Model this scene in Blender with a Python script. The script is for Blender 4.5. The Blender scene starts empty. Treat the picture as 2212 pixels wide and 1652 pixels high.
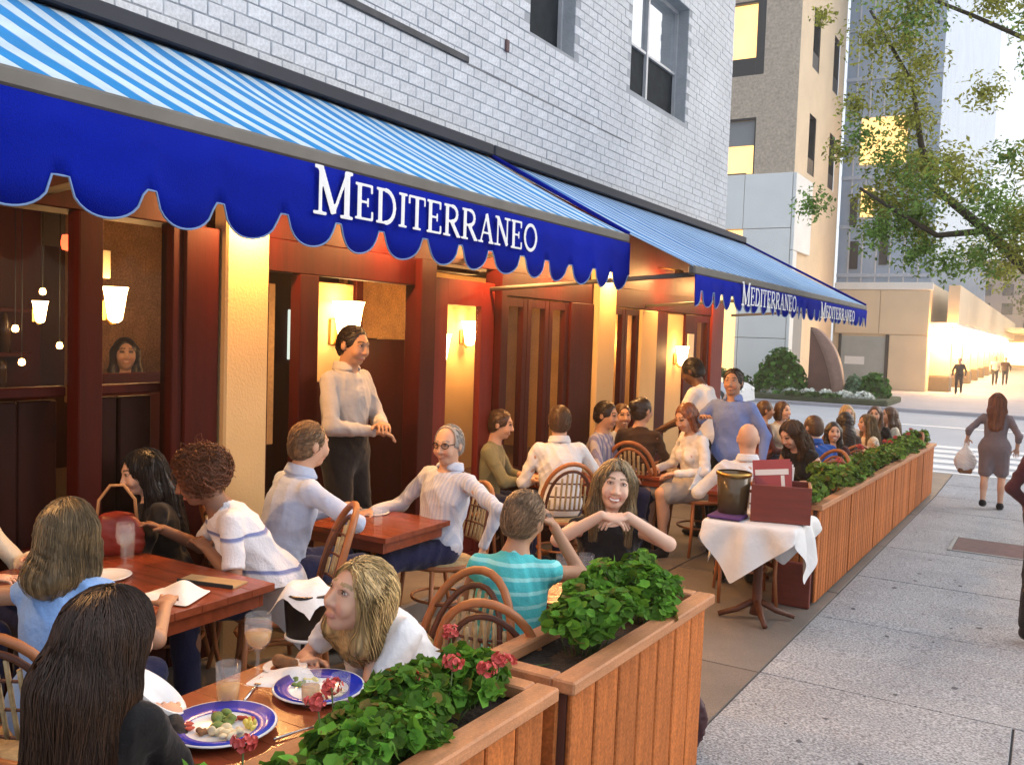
import bpy, math, random
import numpy as np
from mathutils import Vector, Matrix, Euler
random.seed(7); rng = np.random.default_rng(11)
SC = bpy.context.scene
COL = SC.collection
PI = math.pi

# ------------------------------------------------------------------ camera
def cam_axes(yaw, pitch, roll):
    cy, sy, cp, sp = math.cos(yaw), math.sin(yaw), math.cos(pitch), math.sin(pitch)
    fwd = Vector((-sy*cp, cy*cp, -sp)); right = Vector((cy, sy, 0)); up = right.cross(fwd)
    cr, sr = math.cos(roll), math.sin(roll)
    return cr*right + sr*up, -sr*right + cr*up, fwd
cd = bpy.data.cameras.new('camera'); cam = bpy.data.objects.new('camera', cd); COL.objects.link(cam)
r_, u_, f_ = cam_axes(math.radians(30.8), math.radians(3.2), math.radians(1.9))
m = Matrix((r_, u_, -f_)).transposed().to_4x4(); m.translation = (0, 0, 1.8)
cam.matrix_world = m
cd.sensor_fit = 'HORIZONTAL'; cd.sensor_width = 36; cd.lens = 36*1950/2212; cd.clip_start = .05; cd.clip_end = 2000
SC.camera = cam
# ------------------------------------------------------------------ light
W = bpy.data.worlds.new('World'); SC.world = W; W.use_nodes = True
nt = W.node_tree; bg = nt.nodes['Background']
sky = nt.nodes.new('ShaderNodeTexSky'); sky.sky_type = 'NISHITA'; sky.sun_disc = False
sky.sun_elevation = math.radians(30); sky.sun_rotation = math.radians(50); sky.air_density = 1.0; sky.dust_density = 4.0; sky.ozone_density = 1.0
mxs = nt.nodes.new('ShaderNodeMix'); mxs.data_type = 'RGBA'; mxs.inputs['Factor'].default_value = .6; nt.links.new(sky.outputs['Color'], mxs.inputs['A']); mxs.inputs['B'].default_value = (6.6, 7.0, 7.7, 1)   # thin even overcast over the clear sky
nt.links.new(mxs.outputs['Result'], bg.inputs['Color']); bg.inputs['Strength'].default_value = 0.12
sd = bpy.data.lights.new('sun', 'SUN'); sd.energy = 0.5; sd.angle = math.radians(40); sd.color = (1, .97, .95)
sun = bpy.data.objects.new('sun', sd); COL.objects.link(sun)
e, a = math.radians(30), math.radians(50)
sun.rotation_euler = Vector((math.sin(a)*math.cos(e), math.cos(a)*math.cos(e), math.sin(e))).to_track_quat('Z', 'Y').to_euler()
vs = SC.view_settings; vs.view_transform = 'Standard'; vs.look = 'None'; vs.gamma = 1; vs.use_curve_mapping = False
vs.exposure = 0.85
SC.cycles.use_denoising = True
SC.cycles.max_bounces = 6; SC.cycles.diffuse_bounces = 3; SC.cycles.glossy_bounces = 3; SC.cycles.transmission_bounces = 5; SC.cycles.transparent_max_bounces = 8
SC.cycles.caustics_reflective = False; SC.cycles.caustics_refractive = False
SC.cycles.sample_clamp_indirect = 4

# ------------------------------------------------------------------ helpers
def gz(y): return -.03*min(max(y, -40), 15)
_mats = {}
def mat(name, color, rough=.7, var=.12, vscale=8, bump=0., bscale=60, metal=0., spec=.5, emit=None, estr=0., alpha=None, trans=0., objvar=0., stretch=None, col2=None, attr=False, speck=0., speckscale=300, sheen=0.):
    if name in _mats: return _mats[name]
    M = bpy.data.materials.new(name); M.use_nodes = True; N = M.node_tree; b = N.nodes['Principled BSDF']; L = N.links.new
    b.inputs['Roughness'].default_value = rough; b.inputs['Metallic'].default_value = metal
    b.inputs['Specular IOR Level'].default_value = spec
    if trans: b.inputs['Transmission Weight'].default_value = trans; b.inputs['IOR'].default_value = 1.45
    if sheen: b.inputs['Sheen Weight'].default_value = sheen
    tc = N.nodes.new('ShaderNodeTexCoord'); vec = tc.outputs['Object']
    if stretch:
        mp = N.nodes.new('ShaderNodeMapping'); mp.inputs['Scale'].default_value = stretch; L(vec, mp.inputs['Vector']); vec = mp.outputs['Vector']
    if attr:
        at = N.nodes.new('ShaderNodeAttribute'); at.attribute_name = 'col'; csrc = at.outputs['Color']
    else:
        rgb = N.nodes.new('ShaderNodeRGB'); rgb.outputs[0].default_value = (*color, 1); csrc = rgb.outputs[0]
    def scale_by(csrc, fac, lo, hi):
        mr = N.nodes.new('ShaderNodeMapRange'); mr.inputs['To Min'].default_value = lo; mr.inputs['To Max'].default_value = hi; L(fac, mr.inputs['Value'])
        mx = N.nodes.new('ShaderNodeMix'); mx.data_type = 'RGBA'; mx.blend_type = 'MULTIPLY'; mx.inputs['Factor'].default_value = 1
        L(csrc, mx.inputs['A']); L(mr.outputs[0], mx.inputs['B']); return mx.outputs['Result']
    if var or col2:
        no = N.nodes.new('ShaderNodeTexNoise'); no.inputs['Scale'].default_value = vscale; no.inputs['Detail'].default_value = 5; L(vec, no.inputs['Vector'])
        if col2:
            rp = N.nodes.new('ShaderNodeMapRange'); rp.inputs['From Min'].default_value = .35; rp.inputs['From Max'].default_value = .65; L(no.outputs['Fac'], rp.inputs['Value'])
            mx = N.nodes.new('ShaderNodeMix'); mx.data_type = 'RGBA'; L(rp.outputs[0], mx.inputs['Factor']); L(csrc, mx.inputs['A']); mx.inputs['B'].default_value = (*col2, 1); csrc = mx.outputs['Result']
        if var: csrc = scale_by(csrc, no.outputs['Fac'], 1-2*var, 1+2*var)
    if speck:
        n2 = N.nodes.new('ShaderNodeTexNoise'); n2.inputs['Scale'].default_value = speckscale; n2.inputs['Detail'].default_value = 2; L(tc.outputs['Object'], n2.inputs['Vector'])
        csrc = scale_by(csrc, n2.outputs['Fac'], 1-2*speck, 1+2*speck)
    if objvar:
        oi = N.nodes.new('ShaderNodeObjectInfo'); csrc = scale_by(csrc, oi.outputs['Random'], 1-objvar, 1+objvar)
    L(csrc, b.inputs['Base Color'])
    if bump:
        n3 = N.nodes.new('ShaderNodeTexNoise'); n3.inputs['Scale'].default_value = bscale; n3.inputs['Detail'].default_value = 4; L(vec, n3.inputs['Vector'])
        bp = N.nodes.new('ShaderNodeBump'); bp.inputs['Strength'].default_value = bump; bp.inputs['Distance'].default_value = .02; L(n3.outputs['Fac'], bp.inputs['Height']); L(bp.outputs[0], b.inputs['Normal'])
    if emit: b.inputs['Emission Color'].default_value = (*emit, 1); b.inputs['Emission Strength'].default_value = estr
    if alpha is not None: b.inputs['Alpha'].default_value = alpha
    _mats[name] = M; return M

def stripes(name, ca, cb, period, axis=1, duty=.5, rough=.85, bump=.15, offs=0., space='Object'):
    if name in _mats: return _mats[name]
    M = mat(name, ca, rough=rough, var=.0, bump=bump, bscale=90); N = M.node_tree; L = N.links.new; b = N.nodes['Principled BSDF']
    tc = N.nodes.new('ShaderNodeTexCoord'); sx = N.nodes.new('ShaderNodeSeparateXYZ'); L(tc.outputs[space], sx.inputs[0])
    nz = N.nodes.new('ShaderNodeTexNoise'); nz.inputs['Scale'].default_value = 3; L(tc.outputs['Object'], nz.inputs['Vector'])
    def math_(op, a, b_=None):
        n = N.nodes.new('ShaderNodeMath'); n.operation = op
        for i, v in enumerate((a, b_)):
            if v is None: continue
            if isinstance(v, (int, float)): n.inputs[i].default_value = v
            else: L(v, n.inputs[i])
        return n.outputs[0]
    w = math_('MULTIPLY', nz.outputs['Fac'], period*.12)
    v = math_('ADD', sx.outputs[axis], w)
    v = math_('FRACT', math_('DIVIDE', math_('ADD', v, offs+50*period), period))
    mr = N.nodes.new('ShaderNodeMapRange'); mr.inputs['From Min'].default_value = duty-.03; mr.inputs['From Max'].default_value = duty+.03; L(v, mr.inputs['Value'])
    mx = N.nodes.new('ShaderNodeMix'); mx.data_type = 'RGBA'; L(mr.outputs[0], mx.inputs['Factor']); mx.inputs['A'].default_value = (*ca, 1); mx.inputs['B'].default_value = (*cb, 1)
    n4 = N.nodes.new('ShaderNodeTexNoise'); n4.inputs['Scale'].default_value = 5; n4.inputs['Detail'].default_value = 5; L(tc.outputs['Object'], n4.inputs['Vector'])
    m2 = N.nodes.new('ShaderNodeMapRange'); m2.inputs['To Min'].default_value = .75; m2.inputs['To Max'].default_value = 1.2; L(n4.outputs['Fac'], m2.inputs['Value'])
    m3 = N.nodes.new('ShaderNodeMix'); m3.data_type = 'RGBA'; m3.blend_type = 'MULTIPLY'; m3.inputs['Factor'].default_value = 1; L(mx.outputs['Result'], m3.inputs['A']); L(m2.outputs[0], m3.inputs['B'])
    L(m3.outputs['Result'], b.inputs['Base Color'])
    return M

def tag(o, label=None, cat=None, group=None, kind=None):
    if label: o['label'] = label
    if cat: o['category'] = cat
    if group: o['group'] = group
    if kind: o['kind'] = kind
    return o
def empty(name, loc=(0, 0, 0), rz=0., label=None, cat=None, group=None, kind=None, parent=None):
    o = bpy.data.objects.new(name, None); COL.objects.link(o); o.location = loc; o.rotation_euler = (0, 0, rz)
    o.empty_display_size = .1
    if parent: o.parent = parent
    return tag(o, label, cat, group, kind)
def link(name, me, parent=None, loc=(0, 0, 0), rot=(0, 0, 0)):
    o = bpy.data.objects.new(name, me); COL.objects.link(o); o.location = loc; o.rotation_euler = rot
    if parent: o.parent = parent
    return o

class MB:
    "collects boxes, tubes, lathes ... and links them as ONE mesh object"
    def __init__(s): s.v = []; s.f = []; s.mi = []; s.cur = 0; s.sm = []
    def add(s, vs, fs, smooth=False):
        n = len(s.v); s.v += [tuple(map(float, p)) for p in vs]
        for f in fs: s.f.append([n+i for i in f]); s.mi.append(s.cur); s.sm.append(smooth)
        return s
    def box(s, x0, x1, y0, y1, z0, z1, rot=None, bev=0.):
        if bev:
            b = min(bev, (x1-x0)*.4, (y1-y0)*.4, (z1-z0)*.4); vs = []
            # bevelled box : 24 verts
            for sx in (0, 1):
                for sy in (0, 1):
                    for sz in (0, 1):
                        X, Y, Z = (x0, x1)[sx], (y0, y1)[sy], (z0, z1)[sz]; dx, dy, dz = (b, -b)[sx], (b, -b)[sy], (b, -b)[sz]
                        vs += [(X, Y+dy, Z+dz), (X+dx, Y, Z+dz), (X+dx, Y+dy, Z)]
            I = lambda sx, sy, sz, k: (sx*4+sy*2+sz)*3+k
            fs = []
            for sx in (0, 1):
                q = [I(sx, 0, 0, 0), I(sx, 1, 0, 0), I(sx, 1, 1, 0), I(sx, 0, 1, 0)]; fs.append(q if sx else q[::-1])
            for sy in (0, 1):
                q = [I(0, sy, 0, 1), I(1, sy, 0, 1), I(1, sy, 1, 1), I(0, sy, 1, 1)]; fs.append(q[::-1] if sy else q)
            for sz in (0, 1):
                q = [I(0, 0, sz, 2), I(1, 0, sz, 2), I(1, 1, sz, 2), I(0, 1, sz, 2)]; fs.append(q if sz else q[::-1])
            for p in (0, 1):
                for q in (0, 1):
                    e1 = [I(p, q, 0, 0), I(p, q, 1, 0), I(p, q, 1, 1), I(p, q, 0, 1)]; fs.append(e1 if (p ^ q) else e1[::-1])
                    e2 = [I(p, 0, q, 0), I(p, 1, q, 0), I(p, 1, q, 2), I(p, 0, q, 2)]; fs.append(e2[::-1] if (p ^ q) else e2)
                    e3 = [I(0, p, q, 1), I(1, p, q, 1), I(1, p, q, 2), I(0, p, q, 2)]; fs.append(e3 if (p ^ q) else e3[::-1])
            for sx in (0, 1):
                for sy in (0, 1):
                    for sz in (0, 1):
                        t = [I(sx, sy, sz, 0), I(sx, sy, sz, 1), I(sx, sy, sz, 2)]; fs.append(t if (sx+sy+sz) % 2 else t[::-1])
        else:
            vs = [(x, y, z) for x in (x0, x1) for y in (y0, y1) for z in (z0, z1)]
            fs = [(0, 1, 3, 2), (4, 6, 7, 5), (0, 4, 5, 1), (2, 3, 7, 6), (0, 2, 6, 4), (1, 5, 7, 3)]
        if rot is not None:
            c = Vector(((x0+x1)/2, (y0+y1)/2, (z0+z1)/2)); R = rot if isinstance(rot, Matrix) else Euler(rot).to_matrix()
            vs = [R @ (Vector(p)-c)+c for p in vs]
        return s.add(vs, fs)
    def tube(s, pts, r, n=8, caps=True, closed=False):
        pts = [Vector(p) for p in pts]; k = len(pts); rs = [float(q_) for q_ in r] if hasattr(r, "__len__") else [float(r)]*k
        prev = None; vs = []
        for i, p in enumerate(pts):
            d = (pts[(i+1) % k]-pts[i-1]) if closed else (pts[min(i+1, k-1)]-pts[max(i-1, 0)])
            d = d.normalized() if d.length > 1e-9 else Vector((0, 0, 1))
            if prev is None: prev = d.orthogonal().normalized()
            prev = (prev-d*prev.dot(d)); prev = prev.normalized() if prev.length > 1e-6 else d.orthogonal().normalized()
            q = d.cross(prev)
            for j in range(n):
                t = 2*PI*j/n; vs.append(p+rs[i]*(math.cos(t)*prev+math.sin(t)*q))
        fs = []
        for i in range(k if closed else k-1):
            a, b = i*n, ((i+1) % k)*n
            for j in range(n): fs.append((a+j, a+(j+1) % n, b+(j+1) % n, b+j))
        if caps and not closed: fs += [list(range(n))[::-1], list(range((k-1)*n, k*n))]
        return s.add(vs, fs, True)
    def lathe(s, prof, n=20, c=(0, 0, 0)):
        vs = [(c[0]+r*math.cos(2*PI*j/n), c[1]+r*math.sin(2*PI*j/n), c[2]+z) for r, z in prof for j in range(n)]
        fs = [(i*n+j, i*n+(j+1) % n, (i+1)*n+(j+1) % n, (i+1)*n+j) for i in range(len(prof)-1) for j in range(n)]
        return s.add(vs, fs, True)
    def prism(s, poly, d, axis='x', at=0.):
        "poly: 2-D outline, extruded by d along axis"
        k = len(poly)
        P = {'x': lambda p, t: (t, p[0], p[1]), 'y': lambda p, t: (p[0], t, p[1]), 'z': lambda p, t: (p[0], p[1], t)}[axis]
        vs = [P(p, at) for p in poly]+[P(p, at+d) for p in poly]
        fs = [list(range(k))[::-1], list(range(k, 2*k))]+[(i, (i+1) % k, k+(i+1) % k, k+i) for i in range(k)]
        return s.add(vs, fs)
    def mesh(s, name, *ms):
        me = bpy.data.meshes.new(name); me.from_pydata(s.v, [], s.f)
        for m_ in ms: me.materials.append(m_)
        me.polygons.foreach_set('material_index', s.mi); me.polygons.foreach_set('use_smooth', s.sm)
        me.validate(); me.update(); return me
    def build(s, name, m_, parent=None, loc=(0, 0, 0), rot=(0, 0, 0), **k):
        o = link(name, s.mesh(name, *(m_ if isinstance(m_, (list, tuple)) else (m_,))), parent, loc, rot)
        return tag(o, **k) if k else o
def fixn(o):
    import bmesh
    bm = bmesh.new(); bm.from_mesh(o.data); bmesh.ops.recalc_face_normals(bm, faces=bm.faces); bm.to_mesh(o.data); bm.free(); return o
def npmesh(name, V, Q, m_, smooth=True, col=None, T=None):
    "fast mesh from numpy arrays: V (n,3), Q quads (m,4)"
    me = bpy.data.meshes.new(name); n = len(V); k = Q.shape[1]
    me.vertices.add(n); me.vertices.foreach_set('co', np.ascontiguousarray(V, np.float32).ravel())
    me.loops.add(Q.size); me.loops.foreach_set('vertex_index', np.ascontiguousarray(Q, np.int32).ravel())
    me.polygons.add(len(Q)); me.polygons.foreach_set('loop_start', np.arange(0, Q.size, k, dtype=np.int32))
    me.polygons.foreach_set('use_smooth', np.full(len(Q), smooth))
    if col is not None:
        a = me.color_attributes.new('col', 'FLOAT_COLOR', 'POINT'); c4 = np.ones((n, 4), np.float32); c4[:, :3] = col; a.data.foreach_set('color', c4.ravel())
    me.materials.append(m_); me.update(calc_edges=True); me.validate(); return me
def copy_tree(o, parent=None):
    c = o.copy(); COL.objects.link(c)
    if parent: c.parent = parent
    for ch in list(o.children): copy_tree(ch, c)
    return c
def point(name, loc, watt, color=(1, .55, .22), r=.05, parent=None):
    l = bpy.data.lights.new(name, 'POINT'); l.energy = watt; l.color = color; l.shadow_soft_size = r
    o = bpy.data.objects.new(name, l); COL.objects.link(o); o.location = loc
    if parent: o.parent = parent
    return o
WARM = (1, .50, .17)
# ------------------------------------------------------------------ ground, pavements, street
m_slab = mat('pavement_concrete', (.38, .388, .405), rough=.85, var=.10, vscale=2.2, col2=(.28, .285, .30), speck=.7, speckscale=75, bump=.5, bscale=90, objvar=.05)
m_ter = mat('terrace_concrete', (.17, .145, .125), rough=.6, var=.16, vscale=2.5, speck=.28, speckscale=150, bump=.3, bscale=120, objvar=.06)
m_joint = mat('joint_dirt', (.06, .06, .06), rough=.95)
m_asph = mat('asphalt', (.40, .42, .45), rough=.85, var=.08, vscale=.6, speck=.2, speckscale=60)
m_paint = mat('road_paint', (.75, .75, .74), rough=.7, var=.08, vscale=3)
m_kerb = mat('kerb_stone', (.32, .32, .31), rough=.8)

g = MB(); ys = [-60, -40, 15, 40, 140, 900]
for i, y in enumerate(ys):
    z = gz(y)-.16
    g.v += [(-700, y, z), (700, y, z)]
for i in range(len(ys)-1): g.f.append([2*i, 2*i+1, 2*i+3, 2*i+2]); g.mi.append(0); g.sm.append(False)
tag(g.build('ground', m_asph), kind='structure')

def slabs(name, xs, ys, m_, jit=.02, th=.10, offs=0):
    root = empty(name, kind='structure')
    bed = MB()
    for y0, y1 in zip(ys[:-1], ys[1:]):
        z0, z1 = gz(y0)-.012, gz(y1)-.012
        bed.add([(xs[0], y0, z0), (xs[-1], y0, z0), (xs[-1], y1, z1), (xs[0], y1, z1)], [(0, 1, 2, 3)])
        bed.add([(xs[0], y0, z0-.15), (xs[-1], y0, z0-.15), (xs[-1], y1, z1-.15), (xs[0], y1, z1-.15)], [(3, 2, 1, 0)])
    bed.build('joint_bed', m_joint, root)
    for k, (y0, y1) in enumerate(zip(ys[:-1], ys[1:])):
        sh = [0]+[random.uniform(-jit, jit)*8 for _ in xs[1:-1]]+[0]
        X = [x+s_*(1 if 0 < i < len(xs)-1 else 0) for i, (x, s_) in enumerate(zip(xs, sh))]
        for i, (x0, x1) in enumerate(zip(X[:-1], X[1:])):
            dz = random.uniform(-.0025, .0025); j = .005; b = .004
            za, zb = gz(y0)+dz, gz(y1)+dz; s = MB()
            s.add([(x0+j, y0+j, za-.008), (x1-j, y0+j, za-.008), (x1-j, y1-j, zb-.008), (x0+j, y1-j, zb-.008),
                   (x0+j+b, y0+j+b, za), (x1-j-b, y0+j+b, za), (x1-j-b, y1-j-b, zb), (x0+j+b, y1-j-b, zb)],
                  [(4, 5, 6, 7), (0, 1, 5, 4), (1, 2, 6, 5), (2, 3, 7, 6), (3, 0, 4, 7)])
            s.build('paving_slab', m_, root)
    return root
slabs('sidewalk', [-1.38, .06, 1.5, 2.9], [-4, -2.4, -.85, .7, 2.22, 3.75, 5.28, 6.8, 8.4, 10.0, 11.6, 13.2, 14.8, 16.2, 17.6], m_slab)
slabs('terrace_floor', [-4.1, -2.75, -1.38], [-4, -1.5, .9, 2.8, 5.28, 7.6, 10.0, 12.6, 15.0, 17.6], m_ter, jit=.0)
slabs('corner_sidewalk', [-12, -8, -4.1], [12.75, 15, 17.6], m_slab)
k_ = MB(); k_.box(-12, 2.9, 17.605, 17.75, -.62, gz(17)+.002, bev=.015); k_.box(2.905, 3.05, -4, 17.6, -.62, .12, bev=.01)
tag(k_.build('kerb', m_kerb), kind='structure')
# a utility cover in the pavement
t = empty('utility_cover', (-.36, 10.75, gz(10.75)), label='rusty steel utility cover set in the pavement behind the walking woman', cat='utility cover')
t.rotation_euler = (math.atan(-.03), 0, 0)
m_rust = mat('rusty_steel', (.13, .075, .075), rough=.8, var=.25, vscale=12)
MB().box(-.42, .42, -.42, .42, .002, .010, bev=.004).build('cover_plate', m_rust, t)
fr = MB(); [fr.box(*b, .001, .013, bev=.003) for b in ((-.46, -.425, -.46, .46), (.425, .46, -.46, .46), (-.424, .424, -.46, -.425), (-.424, .424, .425, .46))]; fr.build('cover_frame', m_kerb, t)
# side street and crosswalk
zr = -.575
st = MB(); st.add([(-80, 17.75, zr), (60, 17.75, zr), (60, 34.6, zr), (-80, 34.6, zr)], [(0, 1, 2, 3)]); tag(st.build('road', m_asph), kind='structure')
cw = empty('crosswalk', (0, 0, 0), kind='structure')
for i in range(6):
    y0 = 18.25+i*.98
    MB().box(-3.2, 2.4, y0, y0+.56, zr+.004, zr+.010).build('crossing_stripe', m_paint, cw)
MB().box(-4.3, 2.4, 29.0, 29.35, zr+.004, zr+.010).build('crossing_stripe', m_paint, cw)
fs = MB(); fs.box(-80, -4.3, 34.75, 60, zr-.1, -.45); fs.box(-4.295, 20, 34.75, 200, zr-.1, -.452); fs.box(-80, 20, 34.6, 34.745, zr-.1, -.44, bev=.02)
tag(fs.build('far_sidewalk', mat('far_pavement', (.38, .36, .38), rough=.85, var=.12, vscale=1, speck=.15, speckscale=40)), kind='structure')
gm = MB()
for i in range(150):
    x_, y_ = random.uniform(-1.3, 1.4), random.uniform(1, 16); r_g = random.uniform(.008, .024); k_g = 7
    gm.add([(x_+r_g*random.uniform(.7, 1.1)*math.cos(2*PI*j/k_g), y_+r_g*random.uniform(.7, 1.1)*math.sin(2*PI*j/k_g), gz(y_)+.0042) for j in range(k_g)], [list(range(k_g))])
tag(gm.build('gum_spots', mat('old_gum', (.10, .10, .11), rough=.9, var=.3)), kind='stuff')

# ------------------------------------------------------------------ white brick building
FX = -4.1
m_mortar = mat('mortar', (.34, .36, .39), rough=.95, var=.2, vscale=3)
m_brick = mat('white_brick', (.60, .625, .665), rough=.75, var=.16, vscale=1.1, bump=.14, bscale=70, objvar=.09, speck=.16, speckscale=50)
m_frame = mat('window_frame_metal', (.55, .56, .58), rough=.45)
m_dark = mat('dark_window_screen', (.03, .035, .04), spec=.1, rough=.9, var=.2, vscale=10)
m_glass = mat('window_glass', (.02, .025, .03), rough=.03, var=0, spec=1.0)
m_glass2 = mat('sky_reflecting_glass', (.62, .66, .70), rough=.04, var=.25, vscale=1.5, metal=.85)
bld = empty('brick_building', (FX, 0, 0), label='white glazed brick building rising above the striped awnings', cat='building')
WINS = [(6.98, 7.84, 4.44, 6.1), (9.17, 10.88, 4.47, 5.86), (3.5, 5.0, 6.3, 7.8), (0.2, 1.9, 5.2, 6.8)]
BL, CH, Z0, Z1, Y0, Y1 = .19, .085, 3.14, 9.0, -3.0, 12.66
wl = MB()
# backing wall split around the openings
def rects(y0, y1, z0, z1, holes):
    ysx = sorted({y0, y1, *[h[0] for h in holes], *[h[1] for h in holes]}); out = []
    for a, b in zip(ysx[:-1], ysx[1:]):
        zz = z0
        for h in sorted([h for h in holes if h[0] <= a+1e-6 and h[1] >= b-1e-6], key=lambda h: h[2]):
            if h[2] > zz: out.append((a, b, zz, h[2]))
            zz = h[3]
        if zz < z1: out.append((a, b, zz, z1))
    return out
for a_, b_, c_, d_ in rects(Y0, Y1, Z0, Z1, WINS): wl.add([(0, a_, c_), (0, b_, c_), (0, b_, d_), (0, a_, d_)], [(0, 1, 2, 3)])
wl.add([(0, Y1, Z0), (-9, Y1, Z0), (-9, Y1, Z1), (0, Y1, Z1)], [(0, 1, 2, 3)]); wl.add([(0, Y0, Z1), (0, Y1, Z1), (-9, Y1, Z1), (-9, Y0, Z1)], [(0, 1, 2, 3)])
wl.build('wall', m_mortar, bld)
bb = MB(); bb.box(-.012, .006, .004, BL-.004, .004, CH-.004, bev=.004); bme = bb.mesh('brick', m_brick)
allb = []
nrow = int((Z1-Z0)/CH)
for r in range(nrow):
    z = Z0+r*CH; off = (BL/2 if r % 2 else 0)+random.uniform(-.006, .006)
    y = Y0+off
    while y < Y1-.02:
        L_ = min(BL, Y1-y)
        if not any(h[0]-L_+.03 < y < h[1]-.03 and h[2]-CH+.02 < z < h[3]-.02 for h in WINS): allb.append((y, z, L_))
        y += BL
Rc = np.array([r_[:], u_[:], f_[:]])
def project(p):
    c = Rc @ (np.array(p)-np.array([0, 0, 1.8])); return (.5+1950/2212*c[0]/c[2], .5*764/1024+0*c[2]-1950/2212*c[1]/c[2], c[2]) if c[2] > .1 else (-9, -9, -1)
vis = []
for b_ in allb:
    u, v, d = project((FX, b_[0]+.1, b_[1]+.04))
    if 0 < u < 1 and 0 < v < .746 and b_[2] > BL-.01 and b_[1] > 3.3: vis.append((d, b_))
vis.sort(); first = {b_[1] for b_ in vis[:300]}
rest = MB()
for y, z, L_ in allb:
    dx = random.uniform(-.002, .003)
    if (y, z, L_) in first:
        o = link('brick', bme, bld, (dx, y+random.uniform(-.002, .002), z))
    else:
        tone = random.uniform(-.003, .003); rest.box(-.010, .005+dx, y+.004, y+L_-.004, z+.004, z+CH-.004)
tag(rest.build('brickwork', m_brick, bld), kind='stuff')
# stained steel ledge let into the wall, expansion joint, small bracket
MB().box(.004, .022, 4.35, 6.02, 3.905, 3.955, bev=.004).build('shelf_angle', mat('weathered_steel', (.07, .07, .075), rough=.8, var=.35, vscale=6), bld)
MB().box(.004, .009, 6.02, 9.2, 3.895, 3.904).build('joint_strip', mat('joint_grey', (.2, .2, .21), rough=.9), bld)
MB().box(.006, .03, 6.56, 6.61, 4.15, 4.25, bev=.006).build('bracket', m_rust, bld)
for wi, (a_, b_, c_, d_) in enumerate(WINS):
    rv = MB(); D = -.2
    rv.add([(0, a_, c_), (D, a_, c_), (D, a_, d_), (0, a_, d_)], [(0, 1, 2, 3)]); rv.add([(0, b_, c_), (D, b_, c_), (D, b_, d_), (0, b_, d_)], [(3, 2, 1, 0)])
    rv.add([(0, a_, c_), (0, b_, c_), (D, b_, c_), (D, a_, c_)], [(0, 1, 2, 3)]); rv.add([(0, a_, d_), (0, b_, d_), (D, b_, d_), (D, a_, d_)], [(3, 2, 1, 0)])
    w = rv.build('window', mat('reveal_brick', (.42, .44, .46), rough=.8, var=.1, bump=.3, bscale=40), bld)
    mid = c_+(d_-c_)*.44; f = MB(); q = .045
    ms_ = [a_, b_] if b_-a_ < 1 else [a_, (a_+b_)/2-.07, b_]
    for y in ms_: f.box(D+.005, D+.06, max(a_, y-q/2), min(b_, y+q/2), c_, d_)
    for z in (c_, d_-q): f.box(D+.01, D+.055, a_, b_, z, z+q)
    f.box(D+.01, D+.05, a_, b_, mid-.015, mid+.015)
    f.build('window_frame', m_frame, w)
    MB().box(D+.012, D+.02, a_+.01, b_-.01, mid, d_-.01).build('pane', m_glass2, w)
    MB().box(D+.012, D+.02, a_+.01, b_-.01, c_+.01, mid-.001).build('screen', m_dark, w)
MB().box(-9, -.02, 12.5, Y1-.005, -.4, 3.14).build('end_wall', m_mortar, bld)

# ------------------------------------------------------------------ storefront : dark wood, cream pillars, french doors
m_wood = mat('dark_red_wood', (.042, .0018, .0008), spec=.15, rough=.6, var=.3, vscale=3, stretch=(6, 6, .6), bump=.08, bscale=30)
m_wood2 = mat('red_painted_wood', (.14, .014, .009), spec=.2, rough=.55, var=.2, vscale=3, stretch=(5, 5, .6))
m_cream = mat('cream_plaster', (.62, .42, .20), rough=.85, var=.05, vscale=3, bump=.12, bscale=60)
m_soff = mat('soffit_board', (.04, .018, .010), rough=.8, var=.2)
m_sg = mat('storefront_glass', (.05, .05, .05), rough=.02, var=0, alpha=.07, spec=.5)
sf = empty('storefront', (FX, 0, 0), label='dark red wood restaurant storefront with cream pillars under the awnings', cat='storefront')
def F(name, m_, y0, y1, z0, z1, x0=-.06, x1=.04, bev=.006): return MB().box(x0, x1, y0, y1, z0, z1, bev=bev).build(name, m_, sf)
F('header_board', m_wood, -3, 12.5, 2.32, 3.14, -.25, .0)
def pane(y0, y1, z0, z1): return MB().box(-.012, -.006, y0, y1, z0, z1).build('window_pane', m_sg, sf)
def glazed(y0, y1, zt, zs=.55, nx=1, bars=0, m_=None, st=.07):
    "a glazed door leaf : stiles, rails, raised panel, panes, glazing bars"
    m_ = m_ or m_wood; zb = gz((y0+y1)/2)+.02
    f = MB(); f.box(-.03, .03, y0, y0+st, zb, zt, bev=.004); f.box(-.03, .03, y1-st, y1, zb, zt, bev=.004)
    f.box(-.028, .028, y0+st, y1-st, zt-st, zt); f.box(-.028, .028, y0+st, y1-st, zs-.05, zs+.04); f.box(-.028, .028, y0+st, y1-st, zb, zb+.12)
    o = f.build('door_leaf', m_, sf)
    MB().box(-.015, .012, y0+st, y1-st, zb+.12, zs-.05, bev=.008).build('door_panel', m_, o)
    w_ = (y1-y0-2*st)/nx; b = MB()
    for i in range(nx):
        a0 = y0+st+i*w_; p = MB().box(-.008, -.003, a0+.004, a0+w_-.004, zs+.04, zt-st).build('door_pane', m_sg, o)
        if i: b.box(-.02, .02, a0-.012, a0+.012, zs+.04, zt-st)
    for j in range(1, bars+1):
        z = zs+.04+(zt-st-zs-.04)*j/(bars+1); b.box(-.018, .018, y0+st, y1-st, z-.01, z+.01)
    if nx > 1 or bars: b.build('glazing_bar', m_, o)
    return o
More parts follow.
